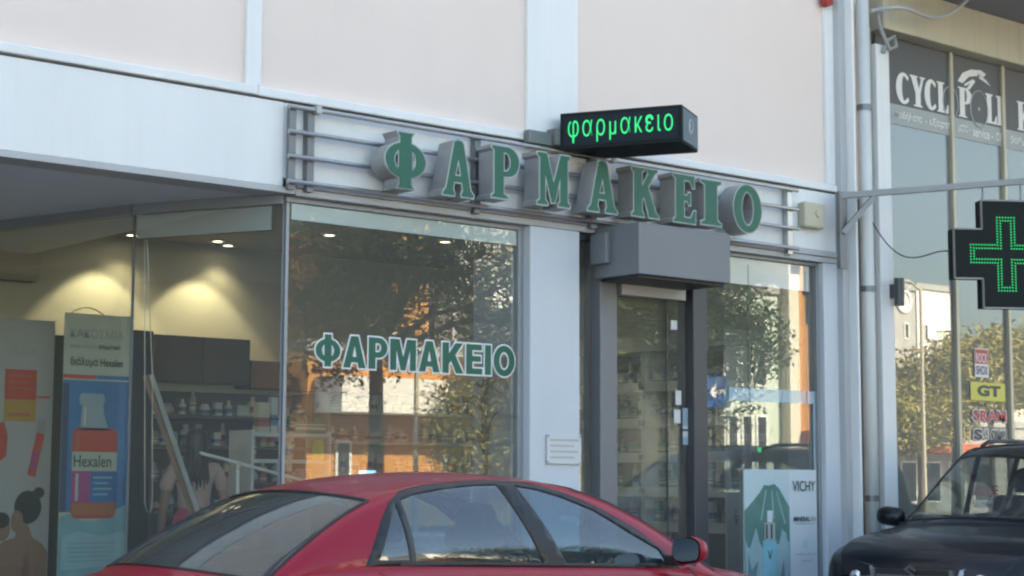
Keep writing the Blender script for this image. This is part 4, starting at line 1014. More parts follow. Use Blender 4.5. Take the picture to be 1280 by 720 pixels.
for a in (BX(940), BX(1012)): MB().tube([(a, by + .01, BZ(588)), (a, by + .01, ZS - .1)], .0025, 5).build('hanging_wire', 'steel_dark', VP_)
# grey cross panel hanging inside the right window
cy = .75; cx_, cz_ = X(939, cy, 548), Zh(939, 545, cy)
hw = (X(965, cy, 548) - X(912, cy, 548)) / 2; hv = (Zh(939, 504, cy) - Zh(939, 584, cy)) / 2; aw_ = hw * .36
CP = empty('hanging_cross', (cx_, cy, cz_), 'grey unlit cross panel hanging inside the right window above the poster', 'sign')
MB().prism([(-aw_, hv), (aw_, hv), (aw_, aw_), (hw, aw_), (hw, -aw_), (aw_, -aw_), (aw_, -hv), (-aw_, -hv), (-aw_, -aw_), (-hw, -aw_), (-hw, aw_), (-aw_, aw_)], (cx_, cy, cz_), (1, 0, 0), (0, 0, 1), (0, .05, 0)).build('panel', 'frame_grey', CP, bevel=.004)
MB().tube([(cx_, cy + .025, cz_ + hv), (cx_, cy + .025, ZC)], .004, 6).build('hanging_wire', 'steel_dark', CP)
MB().box(cx_ - hw * .8, cx_ - .05, cy - .006, cy - .001, cz_ - .045, cz_ + .02).box(cx_ + .02, cx_ + hw * .7, cy - .006, cy - .001, cz_ - .045, cz_ + .03).build('strip_light', 'plaster_grey', CP)
zz = cz_ - .12; MB().box(cx_ + .08, cx_ + .12, cy - .008, cy - .002, zz - .02, zz + .02).build('green_dot', 'led_green', CP)  # small glowing green spot set on the cross panel
# stickers on the bicycle shop glass
for k, c in (('st_yellow', (.62, .58, .10)), ('st_red', (.50, .05, .05)), ('st_white', (.72, .72, .72)), ('st_dark', (.05, .05, .06))): M[k] = mat(k, c, .45, vary=.04)
sy = yw - .004
def sticker(a, b, c, d, rows, label, back=None, outline=None):
    S = empty('window_sticker', (X((a + b) / 2, sy, c), sy, Zh((a + b) / 2, d, sy)), label, 'sticker')
    if back: MB().box(X(a, sy, 480), X(b, sy, 480), sy - .002, sy, Zh(a, d, sy), Zh(a, c, sy)).build('backing', back, S, bevel=.001)
    for s, e, f, g_, h_, m, bo in rows:
        if outline:
            t = MB(); place_text(t, s, (X(e, sy, 480) - .012, sy - .003, Zh(e, h_, sy) - .01), (1, 0, 0), (0, 0, 1), (0, -1, 0), X(f, sy, 480) - X(e, sy, 480) + .024, Zh(e, g_, sy) - Zh(e, h_, sy) + .02, bold=bo + .03, thick=.001, space=1.05); t.build('outline', outline, S)
        t = MB(); place_text(t, s, (X(e, sy, 480), sy - .0045, Zh(e, h_, sy)), (1, 0, 0), (0, 0, 1), (0, -1, 0), X(f, sy, 480) - X(e, sy, 480), Zh(e, g_, sy) - Zh(e, h_, sy), bold=bo, thick=.001, space=1.05); t.build('lettering', m, S)
sticker(1219, 1236, 435, 471, [('ROCK', 1220.5, 1234.5, 441, 453, 'st_white', .01), ('SHOX', 1220.5, 1234.5, 457, 468, 'st_dark', .01)], 'red and white upright sticker reading ROCK SHOX on the bicycle shop glass', 'st_white')
RKS = [o for o in bpy.data.objects if o.get('label', '').startswith('red and white upright')][0]
MB().box(X(1219.5, sy, 480), X(1235.5, sy, 480), sy - .0035, sy - .0021, Zh(1227, 455, sy), Zh(1227, 437, sy)).build('red_field', 'st_red', RKS)
sticker(1213, 1256, 477, 500, [('GT', 1221, 1250, 481, 495, 'st_dark', .05)], 'yellow sticker with dark letters GT on the bicycle shop glass', 'st_yellow')
sticker(1212, 1257, 510, 526, [('SRAM', 1215, 1256, 512, 526, 'st_red', .03)], 'red lettered sticker reading SRAM on the bicycle shop glass', None, 'st_white')
sticker(1212, 1257, 536, 550, [('S', 1215, 1226, 536, 550, 'st_dark', .05), ('SIGMA', 1229, 1257, 537, 549, 'st_dark', .0)], 'white and dark sticker reading SIGMA below the red one', None, 'st_white')
sticker(1212, 1246, 606, 620, [('SELLE', 1214, 1244, 607, 619, 'st_red', .02)], 'red lettering SELLE low on the bicycle shop glass', None, None)
sticker(1212, 1246, 626, 636, [('OLYMPIC', 1214, 1246, 626, 635, 'st_white', .01)], 'white lettering OLYMPIC lowest on the bicycle shop glass', None, None)
# red "layer" swatch backing for the first sticker
# ------------------------------------------------------------------ the woman in the shop
def skin_body(name, chains, m, par, sub=2):
    """chains: list of joint lists ((x,y,z), r); each chain starts at a joint index of what is already laid or None"""
    vs, es, rs = [], [], []
    for start, pts in chains:
        prev = start
        for p, r_ in pts:
            vs.append(p); rs.append(r_ if isinstance(r_, tuple) else (r_, r_)); i = len(vs) - 1
            if prev is not None: es.append((prev, i))
            prev = i
    me = bpy.data.meshes.new(name); me.from_pydata(vs, es, []); me.update()
    o = bpy.data.objects.new(name, me); COL.objects.link(o); o.parent = par
    sk = o.modifiers.new('skin', 'SKIN'); sk.use_smooth_shade = True
    lay = me.skin_vertices[0] if me.skin_vertices else None
    if lay is None:
        bm = bmesh.new(); bm.from_mesh(me); bm.verts.layers.skin.verify(); bm.to_mesh(me); bm.free(); lay = me.skin_vertices[0]
    for i, r_ in enumerate(rs): lay.data[i].radius = r_; lay.data[i].use_root = i == 0
    s = o.modifiers.new('sub', 'SUBSURF'); s.levels = sub; s.render_levels = sub
    me.materials.append(M[m]); return o
M['skin'] = mat('skin', (.30, .165, .11), .5, vary=.06); M['hair'] = mat('dark_hair', (.018, .013, .012), .4, vary=.2, vscale=30, stretch=(4, 4, .3))
M['shirt'] = mat('pale_pink_shirt', (.50, .33, .30), .85, vary=.1, bump=.1); M['trousers'] = mat('hot_pink_trousers', (.62, .055, .13), .8, vary=.1)
wy = 1.95; wx = X(243, wy, 600)
PW = empty('person', (wx, wy, FL), 'woman with long dark hair, pale pink shirt and hot pink trousers, seen from behind', 'person')
hgt = 1.60
body = [(None, [((0, 0, .88), (.135, .10)), ((0, .005, 1.02), (.115, .085)), ((0, 0, 1.18), (.13, .09)), ((0, 0, 1.30), (.115, .08)), ((0, .0, 1.36), (.055, .055)), ((0, .012, 1.42), (.05, .052)), ((0, .02, 1.49), (.074, .088)), ((0, .02, 1.56), (.072, .085)), ((0, .018, 1.595), (.04, .05))])]
idx = 9
for s in (-1, 1):
    body.append((3, [((s * .15, 0, 1.30), .05), ((s * .20, -.005, 1.22), .045), ((s * .235, -.02, 1.03), .036), ((s * .225, .08, .84), .028), ((s * .22, .10, .80), (.026, .034)), ((s * .215, .125, .745), (.016, .032))]))
    hb = idx + 5; idx += 6
    for k, (oy, ln) in enumerate(((-.026, .062), (-.009, .072), (.009, .068), (.026, .055))):
        body.append((hb, [((s * .213, .13 + oy, .722), .0085), ((s * .208, .138 + oy, .722 - ln * .55), .008), ((s * .198, .14 + oy, .722 - ln), .0065)])); idx += 3
    body.append((hb - 1, [((s * .205, .145, .78), .011), ((s * .192, .165, .745), .009), ((s * .187, .17, .722), .007)])); idx += 3
for s in (-1, 1):
    body.append((0, [((s * .085, 0, .80), (.082, .085)), ((s * .09, .01, .47), (.055, .06)), ((s * .09, -.01, .33), (.052, .056)), ((s * .09, -.015, .09), (.035, .04)), ((s * .09, .02, .035), (.036, .03)), ((s * .095, .13, .025), (.034, .02))])); idx += 6
skin_body('body', body, 'skin', PW)
sh = [(None, [((0, 0, .985), (.142, .112)), ((0, .005, 1.05), (.128, .10)), ((0, 0, 1.18), (.143, .105)), ((0, 0, 1.30), (.128, .092)), ((0, 0, 1.345), (.075, .065))])]
for s in (-1, 1): sh.append((3, [((s * .15, 0, 1.305), .062), ((s * .205, -.005, 1.22), .06), ((s * .225, -.012, 1.12), .056)]))
skin_body('shirt', sh, 'shirt', PW)
tr = [(None, [((0, 0, 1.04), (.135, .105)), ((0, 0, .95), (.155, .125)), ((0, 0, .86), (.15, .12))])]
for s in (-1, 1): tr.append((2, [((s * .09, 0, .76), (.10, .105)), ((s * .095, .01, .47), (.07, .075)), ((s * .095, -.01, .30), (.068, .07)), ((s * .095, -.015, .10), (.066, .07))]))
skin_body('trousers', tr, 'trousers', PW)
hair = skin_body('hair', [(None, [((0, .0, 1.60), (.05, .06)), ((0, -.005, 1.565), (.088, .095)), ((.005, -.015, 1.49), (.092, .09)), ((.0, -.05, 1.39), (.098, .06)), ((-.008, -.085, 1.29), (.088, .035)), ((-.02, -.09, 1.20), (.06, .018))])], 'hair', PW)
for s in (-1, 1): MB().lathe((s * .03, .104, 1.505), [(.002, -.006), (.011, -.003), (.013, 0), (.011, .003)], (0, 1, 0), 10).build('eye', 'plastic_black', PW, local=True)
MB().lathe((0, .103, 1.462), [(.012, 0), (.016, .012), (.008, .026)], (0, 1, 0), 10).build('nose', 'skin', PW, local=True, smooth=True)
MB().box(-.024, .024, .098, .108, 1.426, 1.438).build('mouth', 'ad_magenta', PW, local=True, bevel=.004)
for s in (-1, 1): MB().lathe((s * .078, .02, 1.49), [(.006, 0), (.028, .006), (.024, .014), (.006, .016)], (s, 0, .15), 12).build('ear', 'skin', PW, local=True, smooth=True)
ht = bpy.data.textures.new('strands', 'CLOUDS'); ht.noise_scale = .05
hm = hair.modifiers.new('strands', 'DISPLACE'); hm.texture = ht; hm.strength = .035; hm.mid_level = .5
locks = MB(); lr = random.Random(9)
for i in range(26):
    a = lr.uniform(-1, 1); zt_0 = lr.uniform(1.32, 1.46); x0_ = a * .092; y0_ = -.045 - .05 * math.sqrt(max(0, 1 - a * a))
    locks.tube([(x0_, y0_, zt_0), (x0_ * 1.08, y0_ - .02, zt_0 - .10), (x0_ * lr.uniform(.8, 1.2), y0_ - .03, lr.uniform(1.13, 1.24))], [.014, .012, .002], 5)
locks.build('hair_lock', 'hair', hair, local=True, smooth=True)
PW.rotation_euler = (0, 0, R(-14))
# ------------------------------------------------------------------ cars
def interp(tab, x):
    """smooth (monotone cubic) interpolation through (x, y) pairs"""
    if x <= tab[0][0]: return tab[0][1]
    if x >= tab[-1][0]: return tab[-1][1]
    n = len(tab)
    for i in range(n - 1):
        if tab[i][0] <= x <= tab[i + 1][0]: break
    def sl(k): return (tab[k + 1][1] - tab[k][1]) / (tab[k + 1][0] - tab[k][0])
    def tn(k):
        if k == 0: return sl(0)
        if k == n - 1: return sl(n - 2)
        a, b = sl(k - 1), sl(k)
        return 0 if a * b <= 0 else 2 * a * b / (a + b)
    h = tab[i + 1][0] - tab[i][0]; t = (x - tab[i][0]) / h
    m0, m1 = tn(i) * h, tn(i + 1) * h
    return (2 * t ** 3 - 3 * t ** 2 + 1) * tab[i][1] + (t ** 3 - 2 * t ** 2 + t) * m0 + (-2 * t ** 3 + 3 * t ** 2) * tab[i + 1][1] + (t ** 3 - t ** 2) * m1
def inside(p, poly):
    x, y = p; c = False; n = len(poly)
    for i in range(n):
        a, b = poly[i], poly[(i + 1) % n]
        if (a[1] > y) != (b[1] > y) and x < (b[0] - a[0]) * (y - a[1]) / (b[1] - a[1]) + a[0]: c = not c
    return c
def carpaint(name, col, flake=.1):
    m = mat(name, col,   .42, metal=.0, vary=.05, vscale=5, coat=.35, spec=.22); return m
M['red_paint'] = carpaint('red_paint', (.29, .007, .026)); M['black_paint'] = carpaint('black_paint', (.006, .008, .013))
M['rubber'] = mat('rubber', (.02, .02, .02), .85, vary=.1); M['alloy'] = mat('alloy', (.5, .5, .5), .3, metal=.9)
M['trim_black'] = mat('trim_black', (.017, .018, .02), .38, vary=.05); M['cabin'] = mat('cabin_cloth', (.055, .06, .07), .9, vary=.1)
M['cabin_light'] = mat('headliner', (.34, .34, .33), .9, vary=.05); M['lens_red'] = mat('lens_red', (.30, .01, .01), .15, coat=1)
M['lens_clear'] = mat('lens_clear', (.34, .37, .40), .12, metal=.35, coat=1, vary=.25, vscale=18); M['chrome'] = mat('chrome', (.7, .7, .7), .12, metal=1, vary=0)
M['mirror_face'] = mat('mirror_face', (.22, .24, .26), .06, metal=1, vary=0)
M['dot_band'] = mat('dot_band', (.012, .014, .014), .25, vary=.05)

class Car:
    NS, NC, NT, NL = 16, 7, 13, 12
    def __init__(s, root, P): s.root = root; s.P = P
    def halfw(s, x): return interp(s.P['yb'], x)
    def sec(s, x):
        P = s.P; yb, zb, zt = interp(P['yb'], x), interp(P['zb'], x), interp(P['zt'], x)
        h = zt - zb; c = min(P['crown'], h * .8); he = max(h - c, 0.001)
        yc = yb - P['k'] * he - (.0)
        L = math.hypot(yb - yc, he); r = min(P['r'], .45 * L + .008); t1 = 1 - r / L if L > r else .05
        t1 = max(t1, .05)
        pts = []
        bul = P.get('bulge', .02) * min(1, he / .35)
        def side(t): return (yb + (yc - yb) * t + bul * math.sin(math.pi * t), zb + he * t)
        for i in range(s.NS): pts.append(side(t1 * i / (s.NS - 1)))
        def top(y): return zb + he + c * (1 - (y / yc) ** 2) if yc > .01 else zt
        S = pts[-1]; yt = max(yc - r * 1.1, .05); T = (yt, top(yt))
        for i in range(1, s.NC + 1):
            t = i / s.NC; a = (1 - t) ** 2; b = 2 * t * (1 - t); d = t * t
            pts.append((a * S[0] + b * (yc - .0) + d * T[0], a * S[1] + b * (zb + he + .0) + d * T[1]))
        for i in range(1, s.NT + 1):
            y = yt * (1 - i / s.NT); pts.append((y, top(y)))
        # below the belt, from the sill up
        low = []
        ym = interp(P['ym'], x); zs = interp(P['zs'], x)
        prof = P['low']
        for fy, fz in prof: low.append((ym * fy if fy <= 1 else yb, zs + (zb - zs) * fz))
        low[-1] = ((ym + yb) / 2 + .012, zb - .022)
        return low, pts
    def warp(s, x, y):
        q = interp(s.P['q'], x); w = s.halfw(x); return x - q * (1 - min(1, (y / w) ** 2))
    def build(s):
        P = s.P; xs = []
        keys = sorted(P['keys']); 
        for a, b in zip(keys[:-1], keys[1:]):
            n = max(1, int((b - a) / .045))
            xs += [a + (b - a) * i / n for i in range(n)]
        xs.append(keys[-1]); s.xs = xs
        rings = []
        for x in xs:
            low, pts = s.sec(x)
            half = low + pts                    # sill -> belt -> roof centre
            nl = len(low)
            full = [Vector((s.warp(x, y), -y, z)) for y, z in half] + [Vector((s.warp(x, y), y, z)) for y, z in reversed(half[:-1])]
            rings.append(full)
        s.nl = nl; s.nh = len(half); s.nr = len(rings[0])
        bm = bmesh.new(); vv = [[bm.verts.new(p) for p in r] for r in rings]
        cl = bm.faces.layers.int.new('cls')
        top0 = nl + s.NS; gr = P['rear']; gf = P['front']
        for i in range(len(xs) - 1):
            for j in range(s.nr - 1):
                f = bm.faces.new((vv[i][j], vv[i][j + 1], vv[i + 1][j + 1], vv[i + 1][j])); f.smooth = True
                jj = min(j, s.nr - 2 - j); xm = (xs[i] + xs[i + 1]) / 2
                k = 0
                if jj >= nl - 1 and jj < nl + s.NS + s.NC - 3: k = 10      # upper side
                elif jj < nl - 1: k = 20                              # lower side
                if jj >= top0 + s.NC - 3 + P.get('gl_in', 0):
                    if gr[0] < xm < gr[1]: k = 1
                    elif gf[0] < xm < gf[1]: k = 2
                f[cl] = k
        for r in (vv[0], list(reversed(vv[-1]))):
            f = bm.faces.new(r); f[cl] = 30
        # cut side windows
        def cut(poly, ks):
            fs = [f for f in bm.faces if f[cl] in ks]
            for i in range(len(poly)):
                a, b = poly[i], poly[(i + 1) % len(poly)]
                dx, dz = b[0] - a[0], b[1] - a[1]; l = math.hypot(dx, dz)
                if l < 1e-5: continue
                lo = (min(a[0], b[0]) - .06, min(a[1], b[1]) - .06); hi = (max(a[0], b[0]) + .06, max(a[1], b[1]) + .06)
                fs = [f for f in bm.faces if f[cl] in ks and any(lo[0] < v.co.x < hi[0] and lo[1] < v.co.z < hi[1] for v in f.verts)]
                g = list({e for f in fs for e in f.edges}) + list({v for f in fs for v in f.verts}) + fs
                bmesh.ops.bisect_plane(bm, geom=g, plane_co=(a[0], 0, a[1]), plane_no=(-dz / l, 0, dx / l), dist=1e-5)
        for w in [P['dlo']] + P['wins']: cut(w, (10, 20))
        for cx, cz, rr in P['arches']:
            cut([(cx + rr * math.cos(i * math.pi / 12), cz + rr * math.sin(i * math.pi / 12)) for i in range(24)], (20,))
        bm.faces.ensure_lookup_table()
        for f in bm.faces:
            c = f.calc_center_median(); p = (c.x, c.z)
            if f[cl] in (10, 20):
                dn = False
                for i, w in enumerate(P['wins']):
                    if inside(p, w): f[cl] = 40 + i * 2 + (1 if c.y > 0 else 0); dn = True
                if not dn and inside(p, P['dlo']): f[cl] = 11; dn = True
                if not dn:
                    for cx, cz, rr in P['arches']:
                        if math.hypot(c.x - cx, c.z - cz) < rr: f[cl] = 99
        # deck under the cabin is open; nothing to delete: the shell is hollow
        groups = {}
        for f in bm.faces: groups.setdefault(f[cl], []).append(f)
        def out(ids, name, m, parent=None, push=0.0, label=None, solid=0):
            fs = [f for k in ids for f in groups.get(k, [])]
            if not fs: return None
            vi = {}; vs = []; fl = []
            for f in fs:
                q = []
                for v in f.verts:
                    if v not in vi: vi[v] = len(vs); vs.append(tuple(v.co + v.normal * push))
                    q.append(vi[v])
                fl.append(q)
            me = bpy.data.meshes.new(name); me.from_pydata(vs, [], fl); me.update()
            for p in me.polygons: p.use_smooth = True
            me.materials.append(M[m]); o = bpy.data.objects.new(name, me); COL.objects.link(o); o.parent = parent or s.root
            if solid:
                md = o.modifiers.new('s', 'SOLIDIFY'); md.thickness = solid; md.offset = -1
            if label: o['label'] = label
            return o
        bm.normal_update()
        hi = max((f for f in bm.faces if f[cl] == 0), key=lambda f: f.calc_center_median().z)
        if hi.normal.z < 0: bmesh.ops.reverse_faces(bm, faces=bm.faces[:]); bm.normal_update()
        body = out([0, 10, 20, 30], 'body', P['paint'])
        fl_, fr_ = [f for f in groups.get(11, []) if f.calc_center_median().y > 0], [f for f in groups.get(11, []) if f.calc_center_median().y <= 0]
        for fs_ in (fl_, fr_):
            groups[11] = fs_; out([11], 'window_surround', 'trim_black', None, .0015, solid=.012)
        rwn = out([1], 'rear_window', P['rglass'], None, -.002)
        wsn = out([2], 'windscreen', P['glass'], None, -.002)
        for i in range(len(P['wins'])):
            for sd in (0, 1): out([40 + i * 2 + sd], 'side_window', P['glass'], None, -.004)
        # inner lining of roof and pillars
        lin = [f for k in (0, 10) for f in groups.get(k, []) if f.calc_center_median().z > P['line_z'] and P['rear'][0] + .1 < f.calc_center_median().x < P['front'][1] - .1]
        vi = {}; vs = []; fl = []
        for f in lin:
            q = []
            for v in f.verts:
                if v not in vi: vi[v] = len(vs); vs.append(tuple(v.co - v.normal * .02))
                q.append(vi[v])
            fl.append(list(reversed(q)))
        me = bpy.data.meshes.new('roof_lining'); me.from_pydata(vs, [], fl); me.materials.append(M['cabin_light'])
        o = bpy.data.objects.new('roof_lining', me); COL.objects.link(o); o.parent = s.root
        bm.free()
        # black seals round the front and rear glass
        for (a, b), nm, par in ((gr, 'window_seal', rwn), (gf, 'window_seal', wsn)):
            q = MB(); jr = top0 + P.get('gl_in', 0) + s.NC - 3
            def pt(x, j):
                low, pts = s.sec(x); hp = (low + pts)[min(j, s.nh - 1)] if j < s.nh else (low + pts)[2 * s.nh - 2 - j]
                sg = -1 if j < s.nh else 1
                return Vector((s.warp(x, hp[0]), sg * hp[0], hp[1]))
            js = list(range(jr, s.nr - jr)); xx = [a + (b - a) * i / 14 for i in range(15)]
            w = .0075
            q.tube([pt(a, j) for j in js], w, 6); q.tube([pt(b, j) for j in js], w, 6)
            q.tube([pt(x, js[0]) for x in xx], w, 6); q.tube([pt(x, js[-1]) for x in xx], w, 6)
            q.build(nm, 'trim_black', par, local=True, smooth=True)
        # wheels
        for cx, cz, rr in P['arches']:
            for sd in (-1, 1):
                yw_ = sd * (interp(P['ym'], cx) - .10); R_ = rr - .045
                q = MB().lathe((cx, yw_, cz), [(R_ * .66, -.10), (R_ * .9, -.105), (R_, -.08), (R_, .08), (R_ * .9, .105), (R_ * .66, .10)], (0, sd, 0), 32)
                ty = q.build('wheel', 'rubber', s.root, local=True, smooth=False)
                q = MB().lathe((cx, yw_ + sd * .03, cz), [(R_ * .64, -.06), (R_ * .64, .062), (R_ * .56, .055), (R_ * .52, .0), (.05, .0)], (0, sd, 0), 28)
                for k in range(5):
                    a = k * 2 * math.pi / 5; d = Vector((math.cos(a), 0, math.sin(a))); e = Vector((-d.z, 0, d.x))
                    q.obox(Vector((cx, yw_ + sd * .065, cz)) + d * .03 - e * .03, d * (R_ * .55), e * .06, (0, sd * .02, 0))
                q.lathe((cx, yw_ + sd * .06, cz), [(.05, 0), (.045, .03), (.01, .034)], (0, sd, 0), 16)
                q.build('rim', 'alloy', ty, local=True)
            q = MB().lathe((cx, -interp(P['ym'], cx) + .03, cz), [(rr + .004, 0), (rr + .004, .2)], (0, 1, 0), 26)
        # floor and firewall, dark
        x0, x1 = P['cabin']; hw = P['ym'][len(P['ym']) // 2][1] - .08
        MB().box(x0, x1, -hw, hw, .28, .34).box(x1 - .05, x1, -hw + .06, hw - .06, .341, P['dash_z'] - .13).box(x0, x0 + .04, -hw + .06, hw - .06, .341, P['shelf_z'] - .04).build('cabin_floor', 'cabin', s.root, local=True)
        MB().obox((x1 - .42, -hw + .1, P['dash_z'] - .12), (.44, 0, .05), (0, 2 * hw - .2, 0), (0, 0, .09)).build('dashboard', 'cabin', s.root, local=True, bevel=.03)
        if P.get('shelf', True): MB().box(x0 + .05, x0 + .4, -hw + .16, hw - .16, P['shelf_z'] - .065, P['shelf_z'] - .04).build('parcel_shelf', 'cabin', s.root, local=True)
        for (sx, ys, wid, rake) in P['seats']:
            for yv in ys:
                o = MB().box(sx, sx + .5, yv - wid / 2, yv + wid / 2, P['seat_z'] - .16, P['seat_z']).obox((sx + .02, yv - wid / 2, P['seat_z'] + .0), (.13, 0, 0), (0, wid, 0), (-rake, 0, .56)).build('seat', 'cabin', s.root, local=True, bevel=.045)
                for hy in ([yv] if wid < .7 else [yv - wid * .3, yv + wid * .3]):
                    hx = sx - rake - .03; hz = P['seat_z'] + .60
                    q = MB()
                    prf = [(-.125, .0), (-.115, .06), (-.10, .15), (-.06, .185), (.06, .185), (.10, .15), (.115, .06), (.125, .0), (.09, -.02), (-.09, -.02)]
                    q.prism(prf, (hx, hy, hz), (0, 1, 0), (0, 0, 1), (.10, 0, 0))
                    hd_ = q.build('headrest', 'cabin', o, local=True, bevel=.03)
                    MB().tube([(hx + .05, hy - .05, hz - .06), (hx + .05, hy - .05, hz)], .007, 6).tube([(hx + .05, hy + .05, hz - .06), (hx + .05, hy + .05, hz)], .007, 6).build('headrest_post', 'chrome', o, local=True)
        # steering wheel
        sw = MB(); c = Vector((x1 - .50, P['sw_y'], P['dash_z'] - .05)); ax = Vector((-.85, 0, .5)).normalized(); u = ax.cross(Vector((0, 1, 0))).normalized(); v = Vector((0, 1, 0))
        sw.tube([c + (u * math.cos(a) + v * math.sin(a)) * .185 for a in [i * math.pi / 12 for i in range(25)]], .015, 8, False)
        sw.obox(c - u * .03 - v * .17, u * .06, v * .34, ax * -.03)
        sw.build('steering_wheel', 'trim_black', s.root, local=True)
        return body
    def on_side(s, x, z, sd, out=0.0):
        low, pts = s.sec(x); full = low + pts
        for (y0, z0), (y1, z1) in zip(full[:-1], full[1:]):
            if z0 <= z <= z1 and z1 > z0:
                y = y0 + (y1 - y0) * (z - z0) / (z1 - z0); return Vector((x, sd * (y + out), z))
        return Vector((x, sd * (full[0][0] + out), z))
def mirror(root, x, y, z, sd, paint, fwd_=1, sc=1.0):
    """door mirror: rounded shell on a short foot, glass facing the rear of the car"""
    q = MB(); n = 18; prof = []
    a, b = .115 * sc, .075 * sc
    rings = [(0, 1.0), (.02, 1.03), (.05, .98), (.085, .82), (.105, .5), (.112, .08)]
    vs = []; fs = []
    for d, k in rings:
        for i in range(n):
            t = 2 * math.pi * i / n; cx, sy = math.cos(t), math.sin(t)
            px_ = math.copysign(abs(cx) ** .7, cx) * a * k; pz = math.copysign(abs(sy) ** .7, sy) * b * k
            vs.append((x + fwd_ * d * sc - .01, y + px_, z + pz - .008 * (px_ * sd < 0)))
    for r_ in range(len(rings) - 1):
        for i in range(n): fs.append((r_ * n + i, r_ * n + (i + 1) % n, (r_ + 1) * n + (i + 1) % n, (r_ + 1) * n + i))
    fs.append(tuple((len(rings) - 1) * n + i for i in range(n)))
    q.add(vs, fs); o = q.build('door_mirror', paint, root, local=True, smooth=True)
    g = MB(); g.lathe((x - .006, y, z), [(.9, -.003), (.9, .003)], (1, 0, 0), 4)
    g = MB(); pl = [(math.copysign(abs(math.cos(2 * math.pi * i / n)) ** .7, math.cos(2 * math.pi * i / n)) * a * .93, math.copysign(abs(math.sin(2 * math.pi * i / n)) ** .7, math.sin(2 * math.pi * i / n)) * b * .9) for i in range(n)]
    g.prism(pl, (x - .012 + .004, y, z), (0, 1, 0), (0, 0, 1), (-fwd_ * .006, 0, 0)); g.build('mirror_glass', 'mirror_face', o, local=True)
    f = MB(); f.obox((x + fwd_ * .0, y - sd * a * .8, z - b - .018), (fwd_ * .07, 0, 0), (0, -sd * .09, 0), (0, 0, .05)); f.build('mirror_foot', 'trim_black', o, local=True, bevel=.008)
    return o

# red saloon -------------------------------------------------------
RC = empty('parked_car', (2.9, -2.85, 0), 'red four door saloon parked in front of the pharmacy windows', 'car', rz=0)
wins = [[(1.335, 1.035), (1.40, 1.15), (1.485, 1.27), (1.497, 1.03)],
        [(1.525, 1.026), (1.515, 1.285), (1.60, 1.308), (1.78, 1.334), (1.96, 1.348), (2.09, 1.350), (2.245, .998)],
        [(2.375, .995), (2.19, 1.346), (2.32, 1.328), (2.46, 1.292), (2.64, 1.228), (2.84, 1.118), (3.0, 1.04), (3.04, .972)]]
dlo = [(1.262, 1.012), (1.315, 1.10), (1.375, 1.19), (1.45, 1.272), (1.54, 1.322), (1.70, 1.352), (1.95, 1.371), (2.17, 1.370), (2.34, 1.348), (2.50, 1.305), (2.66, 1.246), (2.88, 1.14), (3.10, .985), (3.14, .948)]
redP = dict(paint='red_paint', glass='car_glass', rglass='car_glass_dark',
    yb=[(-.02, .42), (.05, .60), (.20, .66), (.8, .70), (1.4, .715), (2.3, .715), (3.0, .705), (3.6, .68), (4.1, .60), (4.33, .46), (4.42, .34)],
    zb=[(-.02, .66), (.03, .80), (.12, .85), (.5, .895), (.8, .945), (1.05, .985), (1.5, .99), (2.3, .965), (3.0, .935), (3.5, .87), (4.0, .78), (4.3, .68), (4.42, .52)],
    zt=[(-.02, .68), (.03, .84), (.12, .885), (.45, .925), (.70, .955), (.80, 1.005), (1.05, 1.15), (1.25, 1.255), (1.40, 1.318), (1.55, 1.36), (1.75, 1.392), (2.05, 1.408), (2.35, 1.395), (2.62, 1.345), (2.9, 1.235), (3.2, 1.07), (3.42, .955), (3.8, .90), (4.1, .83), (4.32, .70), (4.42, .54)],
    ym=[(-.02, .55), (.06, .72), (.25, .80), (1.0, .86), (2.2, .87), (3.4, .86), (4.0, .80), (4.25, .68), (4.42, .50)],
    zs=[(-.02, .40), (.1, .30), (.5, .20), (2, .17), (3.9, .20), (4.3, .28), (4.42, .36)],
    low=[(.84, 0), (.93, .02), (.97, .10), (.985, .25), (1.0, .45), (1.0, .62), (.99, .78), (.97, .90), (.94, 1)],
    q=[(-.02, .10), (.5, .10), (.85, .16), (1.35, .10), (1.6, .04), (2.1, 0), (2.5, -.04), (2.8, -.09), (3.4, -.20), (4.0, -.16), (4.42, -.16)],
    crown=.04, k=.42, r=.045, bulge=.032, gl_in=0,
    keys=[-.02, .04, .12, .45, .70, .80, 1.40, 1.6, 2.0, 2.55, 3.38, 3.9, 4.2, 4.34, 4.42],
    rear=(.80, 1.40), front=(2.55, 3.38), wins=wins, dlo=dlo, arches=[(.80, .31, .36), (3.42, .31, .36)], line_z=1.03,
    cabin=(.95, 3.25), dash_z=.98, shelf_z=.99, seat_z=.48, sw_y=.36,
    seats=[(1.50, (0,), 1.25, .2), (2.27, (-.37, .37), .52, .17)])
rc = Car(RC, redP); rc.build()
mirror(RC, 2.985, -.885, 1.045, -1, 'red_paint', 1, .82); mirror(RC, 2.985, .885, 1.045, 1, 'red_paint', 1, .82)
